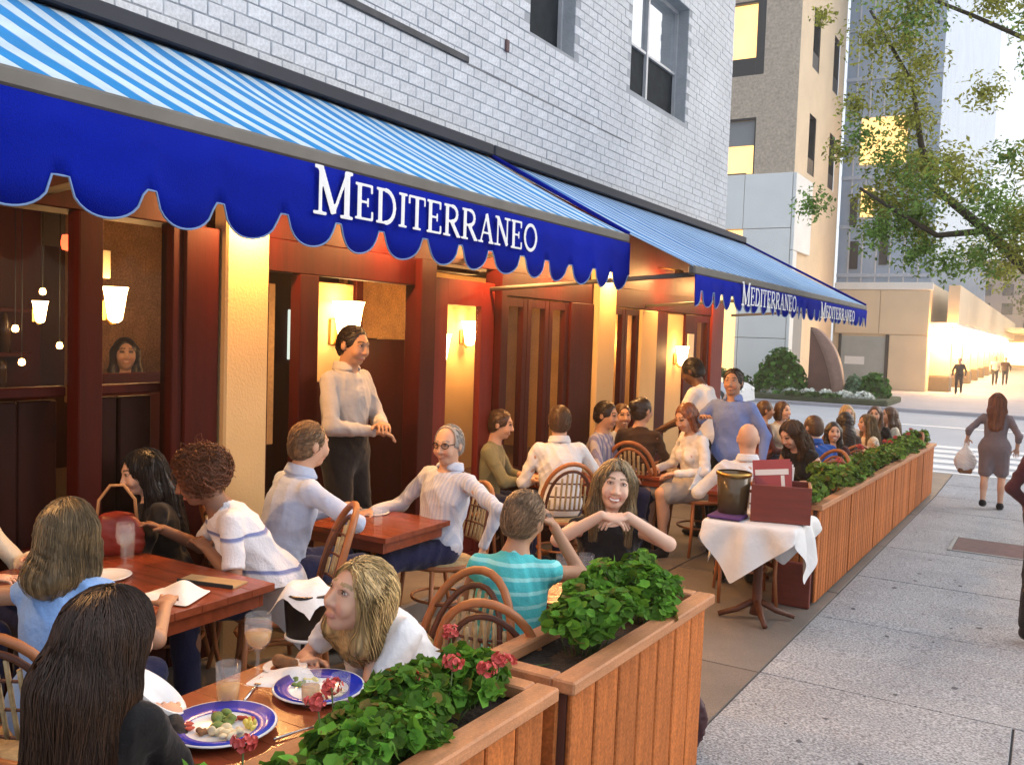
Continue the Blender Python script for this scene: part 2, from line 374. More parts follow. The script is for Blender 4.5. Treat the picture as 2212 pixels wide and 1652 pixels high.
# bay 1: window over a panelled bar front
F('sill_board', m_wood, -3, 2.69, 1.41, 1.46, -.12, -.061); F('sill_board', m_wood, 2.82, 3.30, 1.41, 1.46, -.12, -.061)
zb = gz(1)
m_deep = mat('deep_red_panel', (.022, .003, .002), spec=.15, rough=.6, var=.3, vscale=3, stretch=(5, 5, .6))
for k, (a_, c_) in enumerate(((-1.38, .4), (.52, 1.55), (1.65, 2.69), (2.82, 3.23))):
    n_ = max(2, round((c_-a_)/.21)); w_ = (c_-a_)/n_
    for i in range(n_): MB().box(-.16, -.13+.012*(i % 2), a_+i*w_+.003, a_+(i+1)*w_-.003, -.12, 1.39, bev=.008).build('panel_board', m_deep, sf)
    F('lower_rail', m_wood, a_, c_, -.12, .12, -.05, .03); F('lower_rail', m_wood, a_, c_, .62, .70, -.05, .025)
for y0, y1 in ((-1.5, -1.38), (.4, .52), (1.55, 1.65), (2.69, 2.82), (3.23, 3.30)): F('mullion', m_wood, y0, y1, -.15, 2.32)
for y0, y1 in ((-1.38, .4), (.52, 1.55), (1.65, 2.69), (2.82, 3.23)): pane(y0, y1, 1.47, 2.32)
F('wood_pilaster', m_wood, 3.30, 3.53, -.2, 2.32, -.06, .06)
F('cream_pillar', m_cream, 3.545, 3.87, -.2, 2.52, -.10, .10, .012)
# bay 2 : the open doorway with the waiter
F('door_post', m_wood, 3.885, 3.93, -.25, 2.32); F('door_post', m_wood, 4.20, 4.37, -.25, 2.12, -.06, .03)
F('door_head', m_wood, 3.93, 5.40, 2.12, 2.32, -.06, .02)
F('door_post', m_wood, 5.41, 5.60, -.25, 2.32, -.08, .07)
glazed(5.615, 6.50, 2.20, .5, m_=m_wood2, st=.2)
F('door_post', m_wood, 6.515, 6.60, -.3, 2.32, -.08, .09); F('edge_strip', mat('pale_strip', (.5, .42, .34), rough=.5), 6.605, 6.65, -.3, 2.32, -.08, .05)
# bay 3 : french doors
for k in range(3): glazed(6.66+k*.405, 6.66+k*.405+.40, 2.10, .55, m_=m_wood, bars=0, st=.075)
F('door_head', m_wood, 6.66, 8.38, 2.11, 2.32); F('wood_pilaster', m_wood, 7.885, 8.385, -.3, 2.11, -.06, .05)
F('cream_pillar', m_cream, 8.40, 8.83, -.35, 2.52, -.10, .10, .012)
# bay 4
for y0, y1 in ((8.845, 9.22), (9.23, 9.62)): glazed(y0, y1, 2.10, .55, st=.07)
F('cream_pillar', m_cream, 9.635, 10.12, -.35, 2.10, -.08, .06, .012)
F('wood_pilaster', m_wood, 10.13, 10.5, -.35, 2.10); F('cream_pillar', m_cream, 10.51, 11.1, -.35, 2.10, -.08, .02, .012)
F('wood_pilaster', m_wood, 11.11, 11.5, -.4, 2.10); F('door_head', m_wood, 8.84, 12.5, 2.11, 2.32)
glazed(11.51, 12.1, 2.10, .55, st=.09); F('wood_pilaster', m_wood2, 12.12, 12.62, -.4, 2.32, -.1, .06)
F('menu_board', mat('menu_card', (.7, .6, .45), rough=.6), 11.2, 11.42, 1.45, 1.85, .041, .055, 0)
MB().box(-.02, .58, 4.05, 5.5, -.3, 0.0, bev=.015).build('door_step', mat('step_stone', (.16, .13, .11), rough=.7, var=.15), sf)

# ------------------------------------------------------------------ dining room behind the storefront
room = empty('dining_room', (FX, 0, 0), label='dim warm dining room seen through the open doors', cat='room')
m_in = mat('interior_wood', (.045, .004, .0015), spec=.15, rough=.6, var=.3, vscale=2, stretch=(4, 4, .5))
m_int = mat('interior_plaster', (.55, .33, .14), rough=.9, var=.12, vscale=4, speck=.15, speckscale=40)
m_fl = mat('interior_floor', (.10, .05, .03), rough=.5, var=.2)
MB().box(-6, -.13, -3, 12.45, -.05, 0.0).build('room_floor', m_fl, room)
MB().box(-6, -.13, -3, 12.45, 2.62, 2.70).build('room_ceiling', m_soff, room)
MB().box(-6.1, -6, -3, 12.45, 0, 2.62).build('back_wall', m_in, room)
MB().box(-6, -.13, -3.1, -3, 0, 2.62).build('end_panel', m_in, room)
MB().box(-6, -.13, 12.3, 12.45, 0, 2.62).build('end_panel', m_int, room)
def P(name, m_, x0, x1, y0, y1, z0, z1): return MB().box(x0, x1, y0, y1, z0, z1, bev=.006).build(name, m_, room)
m_tex = mat('interior_cork_wall', (.50, .25, .09), rough=.95, var=.2, vscale=9, speck=.35, speckscale=60, bump=.4, bscale=50)
P('lamp_panel', m_cream, -.86, -.80, 5.23, 5.66, 1.36, 2.14); P('wood_post', m_in, -.88, -.78, 5.67, 5.76, 0, 2.6); P('wood_post', m_in, -.88, -.78, 5.13, 5.22, 0, 2.6)
P('cork_wall', m_tex, -1.36, -1.30, 6.10, 7.22, 1.70, 2.6); P('wainscot', m_in, -1.36, -1.28, 5.6, 7.3, 0, 1.69); P('beam', m_in, -1.62, -1.45, 4.7, 8.5, 2.42, 2.6)
P('cream_strip', m_int, -.92, -.88, 4.77, 4.88, .9, 2.1); P('dark_screen', m_in, -2.6, -2.5, 4.6, 7.2, 0, 2.6)
P('lit_pane', mat('lit_street_pane', (.7, .8, .75), var=.3, vscale=6, emit=(.75, .9, .8), estr=.55), -2.49, -2.47, 6.62, 6.80, 1.45, 1.95)
P('cork_wall', m_tex, -2.35, -2.30, 4.15, 5.35, 1.15, 2.6); P('bar_screen', m_in, -1.95, -1.85, -2, 3.66, 0, 2.6); P('window_wainscot', m_in, -1.26, -1.21, 3.55, 4.6, 0, 1.44)
P('paper_sign', mat('paper', (.72, .66, .5), var=.08), -1.19, -1.185, 3.62, 3.72, 2.06, 2.24)
for k, z_ in enumerate((1.30, 1.56, 1.85)): P('bottle_shelf', m_in, -1.849, -1.68, .5, 3.5, z_-.03, z_)
for k in range(2, 5): P('plaster_panel', m_int, -5.99, -5.95, -2+k*3.0, -.6+k*3.0, .9, 2.5)
P('plaster_panel', m_cream, -2.5, -2.4, 9.0, 10.6, .0, 2.5); P('plaster_panel', m_cream, -1.9, -1.8, 12.0, 12.29, 0, 2.5)
P('bar_counter', m_in, -2.4, -1.7, -2, 3.2, 0, 1.1)
sh = P('bottle_shelf', m_in, -5.9, -5.6, -1, 4, 1.05, 1.12)
for (y_, z_, x_) in ((3.38, 1.62, -1.2), (3.30, 1.95, -1.25), (3.10, 1.72, -1.2), (3.14, 1.52, -1.2)):
    cl = empty('tea_light', (FX+x_, y_, z_), 0, ['small amber light low in the dark bar window', 'small amber light highest in the dark bar window', 'small amber light in the middle of the dark bar window', 'small amber light near the sill of the dark bar window'][int(abs(z_*50)) % 4 if False else [1.62, 1.95, 1.72, 1.52].index(z_)], 'light', 'small lights in the bar window')
    MB().lathe([(0, -.02), (.016, -.014), (.02, 0), (.014, .02), (0, .024)], 10).build('glow_glass', mat('amber_glow', (1, .6, .2), var=0, emit=(1, .5, .14), estr=16), cl); MB().tube([(0, 0, .02), (0, 0, 2.6-z_)], .003, 5).build('cord', m_dark, cl)
mb_ = mat('bottle_glass', (.06, .03, .01), rough=.1, var=0); bt = MB()
bt.lathe([(0, 0), (.036, 0), (.036, .19), (.013, .24), (.013, .30), (0, .30)], 10); bme_ = bt.mesh('bottle', mb_)
for k in range(14):
    b_ = tag(link('bottle', bme_, None, (FX-1.76+random.uniform(-.03, .03), 2.75+(k % 7)*.10, 1.30 if k < 7 else 1.56)), 'dark glass bottle on the '+('upper' if k > 6 else 'lower')+' shelf inside the dark bar window', 'bottle', 'bottles on the bar')
# lamps: sconces with a glowing glass shade
m_glow = mat('lamp_shade_glow', (1, .8, .5), var=0, emit=(1, .62, .25), estr=14)
m_brass = mat('brass', (.45, .27, .08), rough=.35, metal=1, var=.1)
def sconce(loc, label, watt=12, s=1., facing=1, r=.06):
    t = empty('wall_lamp', loc, label=label, cat='lamp', group='warm wall lamps of the restaurant'); t.scale = (s, s, s)
    MB().lathe([(.02, -.11), (.045, -.09), (.06, .0), (.075, .10), (.085, .13)], 16, (.10*facing, 0, 0)).build('lamp_shade', m_glow, t)
    a_ = MB(); a_.box(-.0, .015, -.04, .04, -.10, .04, bev=.004); a_.tube([(.012*facing, 0, -.08), (.06*facing, 0, -.13), (.10*facing, 0, -.112)], .009); a_.build('lamp_arm', m_brass, t)
    point('lamp_light', (.22*facing, 0, .02), watt, WARM, r, t)
    return t
sconce((FX-.80, 5.43, 1.80), 'glowing wall lamp on the cream wall beside the standing waiter', 9, 1.5)
sconce((FX-1.2, 3.70, 1.88), 'glowing wall lamp seen through the window left of the near cream pillar', 7, .95)
sconce((FX-1.2, 3.22, 1.82), 'small glowing lamp behind the bar window at the far left', 2.2, .55)
sconce((FX-.9, 6.9, 1.62), 'glowing wall lamp seen through the red door glass', 9, 1.1)
sconce((FX-2.4, 9.6, 1.75), 'glowing wall lamp behind the middle french doors', 50, 1.3)
sconce((FX+.03, 10.8, 1.56), 'bright wall lamp on the farther cream pillar above the white shirted waiter', 7, 1.0, r=.04)
sconce((FX-5.9, 7.6, 1.8), 'glowing wall lamp at the back of the room facing the doorway', 25, 1.4)
sconce((FX-5.9, 1.0, 1.8), 'glowing wall lamp at the back of the room behind the bar', 8, 1.4)
sconce((FX-5.9, 11.0, 1.8), 'glowing wall lamp at the back of the room near its far end', 20, 1.4)
sconce((FX-1.8, 12.15, 1.7), 'glowing lamp on the end wall inside the last door', 10, 1.1)
rl = empty('lantern', (FX-1.2, 3.44, 2.26), label='small red glowing lantern hanging high behind the bar window', cat='lantern')
MB().lathe([(.0, -.05), (.04, -.04), (.05, 0), (.04, .05), (.0, .055)], 14).build('lantern_glass', mat('red_glow', (.5, .05, .02), var=0, emit=(1, .09, .03), estr=2.5), rl); MB().tube([(0, 0, .05), (0, 0, .36)], .006).build('cord', m_dark, rl)
# downlights below the awning soffit
for k, (y, where, w_) in enumerate(((1.2, 'by the bar window', 60), (3.70, 'above the near cream pillar', 70), (5.0, 'above the doorway', 52), (6.3, 'above the red door', 50), (7.5, 'above the french doors', 50), (8.6, 'above the middle cream pillar', 54), (10.2, 'above the far cream pillars', 50), (11.8, 'by the last door', 42))):
    t = empty('downlight', (FX+.27, y, 2.52), label='small warm downlight under the awning '+where, cat='downlight', group='downlights under the awnings')
    MB().lathe([(.05, 0), (.055, .06), (.02, .075), (0, .075)], 14).build('lamp_housing', m_brass, t)
    MB().lathe([(0, .03), (.044, .03)], 14).build('lamp_bulb', mat('bulb_glow', (1, .8, .5), var=0, emit=(1, .65, .3), estr=25), t)
    a_ = MB().tube([(0, 0, .07), (-.20, 0, .10), (-.262, 0, .10)], .01).build('lamp_arm', m_brass, t)
    point('lamp_light', (0, 0, -.03), w_, WARM, .04, t)

# ------------------------------------------------------------------ awnings
m_stripe = stripes('striped_canvas', (.008, .22, .56), (.52, .65, .76), .185, axis=1, duty=.52)
m_stripe2 = stripes('striped_canvas_far', (.012, .17, .50), (.42, .58, .74), .17, axis=1, duty=.5)
m_blue = mat('blue_canvas', (.0008, .010, .27), spec=.1, rough=.9, var=.22, vscale=1.6, bump=.25, bscale=220, speck=.25, speckscale=250)
m_bar = mat('awning_bar_metal', (.12, .112, .10), rough=.6, var=.2, vscale=5)
m_let = mat('white_lettering', (.78, .80, .82), rough=.7, var=.05)
m_trim = mat('awning_trim', (.16, .26, .48), rough=.8)
# letters drawn as strokes: (x0,z0,x1,z1,width) ; unit cap height 1
def _arc(cx, cz, rx, rz, a0, a1, n=9): return [(cx+rx*math.cos(math.radians(a0+(a1-a0)*i/(n-1))), cz+rz*math.sin(math.radians(a0+(a1-a0)*i/(n-1)))) for i in range(n)]
T_, t_ = .155, .075
def _st(pts, w): return [(pts[i], pts[i+1], w) for i in range(len(pts)-1)]
def _sf(x, z): return [((x-.17, z), (x+.17, z), t_)]
GL = {
 'M': (1.12, _st([(.2, .04), (.2, .96)], t_*1.2)+_st([(.2, .96), (.56, .08)], T_)+_st([(.56, .08), (.92, .96)], t_)+_st([(.92, .96), (.92, .04)], T_)+_sf(.2, .04)+_sf(.92, .04)+[((.05, .96), (.24, .96), t_), ((.88, .96), (1.07, .96), t_)]),
 'E': (.80, _st([(.2, .04), (.2, .96)], T_)+[((.05, .96), (.68, .96), t_), ((.05, .04), (.70, .04), t_), ((.2, .5), (.52, .5), t_), ((.66, .96), (.66, .76), t_), ((.69, .04), (.69, .26), t_), ((.52, .62), (.52, .38), t_)]),
 'D': (.92, _st([(.2, .04), (.2, .96)], T_)+[((.05, .96), (.44, .96), t_), ((.05, .04), (.44, .04), t_)]+_st(_arc(.40, .5, .38, .46, 90, -90, 13), .125)),
 'I': (.42, _st([(.21, .04), (.21, .96)], T_)+_sf(.21, .04)+_sf(.21, .96)),
 'T': (.80, _st([(.40, .04), (.40, .96)], T_)+_sf(.40, .04)+[((.06, .96), (.74, .96), t_), ((.06, .96), (.06, .74), t_), ((.74, .96), (.74, .74), t_)]),
 'R': (.90, _st([(.2, .04), (.2, .96)], T_)+_sf(.2, .04)+[((.05, .96), (.46, .96), t_), ((.2, .48), (.46, .48), t_)]+_st(_arc(.44, .72, .25, .24, 90, -90, 9), .12)+_st([(.42, .48), (.76, .05)], T_)+[((.70, .04), (.88, .04), t_)]),
 'A': (.90, _st([(.16, .04), (.45, .96)], t_)+_st([(.45, .96), (.75, .04)], T_)+[((.27, .34), (.64, .34), t_), ((.03, .04), (.29, .04), t_), ((.60, .04), (.88, .04), t_)]),
 'N': (.95, _st([(.2, .04), (.2, .96)], t_*1.1)+_st([(.2, .96), (.76, .06)], T_)+_st([(.76, .06), (.76, .96)], t_*1.1)+_sf(.2, .04)+[((.05, .96), (.24, .96), t_)]+_sf(.76, .96)),
 'O': (.96, _st(_arc(.48, .5, .37, .45, 0, 360, 25), .125)),
}
_gm = {}
def glyph(ch):
    if ch in _gm: return _gm[ch]
    w, st_ = GL[ch]; h = .03; xs = np.arange(-.12, w+.12, h); zs = np.arange(-.12, 1.12, h)
    X, Z = np.meshgrid(xs, zs, indexing='ij'); D = np.full(X.shape, 9.)
    for (x0, z0), (x1, z1), wd in st_:
        dx, dz = x1-x0, z1-z0; t = np.clip(((X-x0)*dx+(Z-z0)*dz)/(dx*dx+dz*dz), 0, 1)
        L = math.hypot(dx, dz); ux, uz = dx/L, dz/L; al = (X-x0)*ux+(Z-z0)*uz; ac = np.abs(-(X-x0)*uz+(Z-z0)*ux)
        D = np.minimum(D, np.maximum(ac-wd/2, np.maximum(-al-wd*.12, al-L-wd*.12)))
    ys_ = np.array([-.03, -.01, .01, .03]); DD = np.maximum(D[:, None, :], np.abs(ys_)[None, :, None]-.02)
    V, Q = surfnets(DD.astype(np.float32), (xs[0], ys_[0], zs[0]), (h, .02, h))
    # local: glyph x -> world Y, thickness -> X, z -> Z
    V2 = np.stack([V[:, 1], V[:, 0], V[:, 2]], 1); me = npmesh('letter', V2, Q[:, ::-1], m_let, smooth=False); _gm[ch] = (w, me); return _gm[ch]
def surfnets(D, org, h):
    hx, hy, hz = (h, h, h) if isinstance(h, float) else h
    s = D < 0; nx, ny, nz = D.shape
    c = s[:-1, :-1, :-1].astype(np.int8)
    cnt = sum(s[i:nx-1+i, j:ny-1+j, k:nz-1+k].astype(np.int8) for i in (0, 1) for j in (0, 1) for k in (0, 1))
    I, J, K = np.nonzero((cnt > 0) & (cnt < 8)); n = len(I)
    idx = np.full((nx-1, ny-1, nz-1), -1, np.int32); idx[I, J, K] = np.arange(n)
    cor = [(i, j, k) for i in (0, 1) for j in (0, 1) for k in (0, 1)]
    val = {c_: D[I+c_[0], J+c_[1], K+c_[2]] for c_ in cor}
    acc = np.zeros((n, 3), np.float32); num = np.zeros(n, np.float32)
    for a in cor:
        for ax in range(3):
            if a[ax]: continue
            b = list(a); b[ax] = 1; b = tuple(b); va, vb = val[a], val[b]; x = (va < 0) != (vb < 0)
            t = np.where(x, va/np.where(np.abs(va-vb) < 1e-9, 1, va-vb), 0)
            for q in range(3): acc[:, q] += np.where(x, a[q]+(t if q == ax else 0), 0)
            num += x
    acc /= num[:, None]
    V = np.stack([org[0]+(I+acc[:, 0])*hx, org[1]+(J+acc[:, 1])*hy, org[2]+(K+acc[:, 2])*hz], 1)
    quads = []
    for ax in range(3):
        o1, o2 = [(1, 2), (2, 0), (0, 1)][ax]
        sl0 = [slice(1, -1)]*3; sl1 = [slice(1, -1)]*3; sl0[ax] = slice(0, -1); sl1[ax] = slice(1, None)
        A, B = s[tuple(sl0)], s[tuple(sl1)]; E = np.argwhere(A != B)
        if not len(E): continue
        inside = A[E[:, 0], E[:, 1], E[:, 2]]
        E = E.copy(); E[:, o1] += 1; E[:, o2] += 1
        def cell(d1, d2):
            e = E.copy(); e[:, o1] -= d1; e[:, o2] -= d2; return idx[e[:, 0], e[:, 1], e[:, 2]]
        q = np.stack([cell(1, 1), cell(0, 1), cell(0, 0), cell(1, 0)], 1)
        q[~inside] = q[~inside][:, ::-1]; quads.append(q)
    Q = np.concatenate(quads); return V, Q[(Q >= 0).all(1)]
def lettering(parent, text, x, y0, y1, zb, hgt, big=1.28):
    ws = [GL[c][0]*(big if i == 0 else 1) for i, c in enumerate(text)]; k = (y1-y0)/sum(ws); y = y0
    for i, c in enumerate(text):
        w, me = glyph(c); b = big if i == 0 else 1
        o = link('letter', me, parent, (x, y, zb-(hgt*(b-1)*.25 if i == 0 else 0))); o.scale = (.07, k*b, hgt*b); y += ws[i]*k
def awning(label, y0, y1, xf, zf, zw, vz, pitch, ph, m_st, texts, notch=.06):
    A = empty('awning', (0, 0, 0), label=label, cat='awning', group='blue and white striped awnings')
    n = int((y1-y0)/.10); top = MB(); xw = FX+.03
    for i in range(n+1):
        y = y0+(y1-y0)*i/n; sag = .012*math.sin(i*.9)*math.sin(i*.23+1)
        for t in (0, .33, .66, 1):
            x = xf+(xw-xf)*t; z = zf+.05+(zw-zf-.05)*t-sag*math.sin(PI*t)-.02*math.sin(PI*t); top.v += [(x, y, z)]
    for i in range(n):
        for t in range(3): a = i*4+t; top.f.append([a, a+4, a+5, a+1]); top.mi.append(0); top.sm.append(True)
    o = top.build('canopy', m_st, A); sm_ = o.modifiers.new('thickness', 'SOLIDIFY'); sm_.thickness = .006; o.data.materials.append(mat('awning_shaded_underside', (.016, .008, .005), rough=.9, spec=.1)); sm_.material_offset = 1; sm_.material_offset_rim = 0  # dark inner side: the shade under the canopy is put into its colour
    MB().box(xw-.02, xw+.10, y0, y1, zw-.02, zw+.07, bev=.01).build('head_box', mat('head_box_dark', (.015, .018, .03), rough=.7), A)
    MB().box(xf-.045, xf+.012, y0, y1, zf-.012, zf+.055, bev=.012).build('front_bar', m_bar, A)
    MB().tube([(xf, y1+.004, zf+.06), (xw, y1+.004, zw+.02)], .016).build('side_binding', m_blue, A)
    for y in np.linspace(y0+.15, y1-.15, max(2, int((y1-y0)/1.9))): MB().tube([(xf-.02, y, zf), (xw-.03, y, zf-.12)], .018).build('support_arm', m_bar, A)
    # scalloped valance
    pts = [(y0, zf-.012)]; yb = []
    zb, zt = vz-.0, vz+.115
    y = y0
    lo = []
    nn = int((y1-y0)/.02)
    for i in range(nn+1):
        y = y0+(y1-y0)*i/nn; u = ((y-ph)/pitch) % 1.0; u = min(u, 1-u)*2   # 0 at the notch, 1 at the lobe tip
        w0 = notch/pitch*2*.5
        z = zt if u < w0 else zb+(zt-zb)*(1-math.sqrt(max(0, 1-(1-(u-w0)/(1-w0))**2.0)))
        lo.append((y, z))
    V = MB()
    for i, (y, z) in enumerate(lo):
        rip = .012*math.sin(y*7)+.008*math.sin(y*19+1)
        for t in (0, .35, .7, 1): V.v.append((xf+.016+rip*t, y, zf-.012+(z-zf+.012)*t))
    for i in range(nn):
        for t in range(3): a = i*4+t; V.f.append([a, a+1, a+5, a+4]); V.mi.append(0); V.sm.append(True)
    vo = V.build('valance', m_blue, A); s_ = vo.modifiers.new('thickness', 'SOLIDIFY'); s_.thickness = .004; s_.offset = -1
    e_ = MB().tube([(xf+.018+.012*math.sin(y*7)+.008*math.sin(y*19+1), y, z) for y, z in lo], .0042, 5).build('valance_piping', m_trim, vo)
    for (tx, a_, b_, zz, hh) in texts: lettering(vo, tx, xf+.036, a_, b_, zz, hh)
    return A
WORD = ''.join(['MEDI', 'TERRA', 'NEO'])
awning('near striped awning with deep blue scalloped valance and large white lettering', -1.2, 6.26, -2.76, 2.50, 3.24, 2.135, .322, 1.75, m_stripe, [(WORD, 2.87, 4.82, 2.285, .165)])
awning('farther striped awning with blue valance carrying the lettering twice', 6.275, 13.3, -2.25, 2.27, 3.24, 2.03, .26, 6.4, m_stripe2, [(WORD, 7.35, 9.2, 2.09, .155), (WORD, 10.3, 12.3, 2.075, .14)], notch=.05)
# ------------------------------------------------------------------ people: smooth bodies grown from distance fields
class Field:
    def __init__(s): s.p = []; s.cuts = []; s.wr = 0; s.seed = 0; s.wl = 1.
    def add(s, fn, lo, hi, k): s.p.append((fn, np.array(lo), np.array(hi), k)); return s
    def cap(s, a, b, ra, rb=None, k=.02):
        a = np.array(a, float); b = np.array(b, float); rb = ra if rb is None else rb; ba = b-a; bb = max(float(ba@ba), 1e-9)
        def fn(x, y, z):
            px, py, pz = x-a[0], y-a[1], z-a[2]; t = np.clip((px*ba[0]+py*ba[1]+pz*ba[2])/bb, 0, 1)
            return np.sqrt((px-t*ba[0])**2+(py-t*ba[1])**2+(pz-t*ba[2])**2)-(ra+(rb-ra)*t)
        return s.add(fn, np.minimum(a-ra, b-rb), np.maximum(a+ra, b+rb), k)
    def ell(s, c, r, Mx=None, k=.02):
        c = np.array(c, float); r = np.array(r, float); Mx = np.eye(3) if Mx is None else Mx
        s_ = s
        def fn(x, y, z):
            px, py, pz = x-c[0], y-c[1], z-c[2]
            q = [px*Mx[0, i]+py*Mx[1, i]+pz*Mx[2, i] for i in range(3)]
            k0 = np.sqrt((q[0]/r[0])**2+(q[1]/r[1])**2+(q[2]/r[2])**2); k1 = np.sqrt((q[0]/r[0]**2)**2+(q[1]/r[1]**2)**2+(q[2]/r[2]**2)**2)
            return k0*(k0-1)/np.maximum(k1, 1e-6)
        e = np.sqrt(((Mx*r[None, :])**2).sum(1))
        return s.add(fn, c-e, c+e, k)
    def cut(s, fn): s.cuts.append(fn); return s      # keep where fn < 0
    def cut_plane(s, p, n):
        p = np.array(p, float); n = np.array(n, float); n /= np.linalg.norm(n)
        return s.cut(lambda x, y, z: (x-p[0])*n[0]+(y-p[1])*n[1]+(z-p[2])*n[2])
    def carve(s, other): return s.cut(lambda x, y, z: -other.at(x, y, z))
    def wrinkle(s, x, y, z):
        r = np.random.default_rng(s.seed); o = 0
        for i in range(3):
            d = r.normal(size=3)*np.array([1, 1, .55]); d /= np.linalg.norm(d); w = PI/(r.uniform(.05, .11)*s.wl); ph = r.uniform(0, 6)
            q_ = np.abs(np.sin((x*d[0]+y*d[1]+z*d[2])*w+ph+1.7*np.sin((x*d[1]-y*d[2]+z*d[0])*w*.31+ph*2)))
            o = o+(1-1.9*np.sqrt(q_))*(.6+.4*np.sin((x*d[2]+y*d[0]+z*d[1])*w*.23+ph))
        return -o*s.wr/1.9
    def at(s, x, y, z):
        D = None
        for fn, lo, hi, k in s.p:
            d = fn(x, y, z)
            if D is None: D = d
            else: h = np.clip(.5+.5*(D-d)/k, 0, 1); D = D*(1-h)+d*h-k*h*(1-h)
        if s.wr: D = D+s.wrinkle(x, y, z)
        for c in s.cuts: D = np.maximum(D, c(x, y, z))
        return D
    def mesh(s, h):
        lo = np.min([p[1] for p in s.p], 0)-3*h-s.wr-.01; hi = np.max([p[2] for p in s.p], 0)+3*h+s.wr+.01
        ax = [np.arange(lo[i], hi[i]+h, h, dtype=np.float32) for i in range(3)]
        D = np.full([len(a) for a in ax], 1., np.float32)
        for fn, l, u, k in s.p:
            pad = k+3*h+s.wr
            sl = tuple(slice(max(0, int((l[i]-pad-lo[i])/h)), min(len(ax[i]), int((u[i]+pad-lo[i])/h)+2)) for i in range(3))
            d = fn(ax[0][sl[0]][:, None, None], ax[1][sl[1]][None, :, None], ax[2][sl[2]][None, None, :]); E_ = D[sl]
            hh = np.clip(.5+.5*(E_-d)/k, 0, 1); D[sl] = E_*(1-hh)+d*hh-k*hh*(1-hh)
        X, Y, Z = ax[0][:, None, None], ax[1][None, :, None], ax[2][None, None, :]
        if s.wr: D = D+s.wrinkle(X, Y, Z).astype(np.float32)
        for c in s.cuts: D = np.maximum(D, c(X, Y, Z))
        return surfnets(D, lo, float(h))
m_sclera = mat('eye_white', (.62, .57, .54), rough=.25, var=0); m_lash = mat('eye_lash', (.03, .018, .014), rough=.6, var=0)
def nrm(v): v = np.array(v, float); return v/np.linalg.norm(v)
def rotm(ax, deg):
    c, s = math.cos(math.radians(deg)), math.sin(math.radians(deg))
    return np.array({'x': [[1, 0, 0], [0, c, -s], [0, s, c]], 'y': [[c, 0, s], [0, 1, 0], [-s, 0, c]], 'z': [[c, -s, 0], [s, c, 0], [0, 0, 1]]}[ax])
def ik(S, T, l1, l2, pole):
    d = T-S; L = np.linalg.norm(d); L = min(L, (l1+l2)*.999); d = d/np.linalg.norm(d); a = (l1*l1-l2*l2+L*L)/(2*L); hgt = math.sqrt(max(l1*l1-a*a, 0))
    p = np.array(pole, float); p = p-d*(p@d); p = p/max(np.linalg.norm(p), 1e-6); return S+d*a+p*hgt, S+d*L
m_skin = mat('skin', (.6, .4, .3), rough=.5, var=.04, vscale=20, attr=True, spec=.35)
m_hair = mat('hair', (.1, .05, .03), rough=.42, var=.28, vscale=26, attr=True, spec=.45, stretch=(3, 3, .4))
m_eye = mat('eye_dark', (.02, .015, .012), rough=.25, var=0)
SK = dict(fair=(.60, .35, .24), tan=(.43, .23, .14), olive=(.48, .27, .17), pale=(.72, .46, .335), brown=(.26, .13, .08), dark=(.12, .06, .04))
HC = dict(blonde=(.44, .30, .13), dblonde=(.20, .135, .065), brown=(.085, .042, .02), dbrown=(.045, .022, .012), dark=(.022, .013, .010), auburn=(.13, .045, .02), grey=(.30, .27, .25), light=(.20, .12, .065), black=(.012, .009, .009), red=(.19, .065, .03))
def fabric(name, c, var=.07, **k): return mat('cloth_'+name, c, rough=.9, var=var, vscale=6, bump=.75, bscale=11, sheen=.15, spec=.25, **k)
NAVY = fabric('navy', (.012, .016, .06)); BLACK = fabric('black', (.010, .009, .010)); CHAR = fabric('charcoal', (.03, .028, .032)); JEANS = fabric('denim', (.02, .035, .12))
WHITE = fabric('white', (.74, .74, .76)); LTBLUE = fabric('light_blue', (.46, .54, .72)); CREAM = fabric('cream', (.72, .62, .47)); SKYB = fabric('sky_blue', (.24, .42, .78)); ROYAL = fabric('royal_blue', (.02, .09, .36)); MIDB = fabric('mid_blue', (.17, .24, .50))
OLIVE = fabric('olive', (.20, .19, .11)); MAROON = fabric('maroon', (.07, .018, .02)); BROWNC = fabric('brown_knit', (.05, .028, .02)); KHAKI = fabric('khaki', (.25, .18, .11)); GREYD = fabric('mauve_grey', (.17, .135, .15)); REDW = fabric('dark_red', (.16, .02, .02))
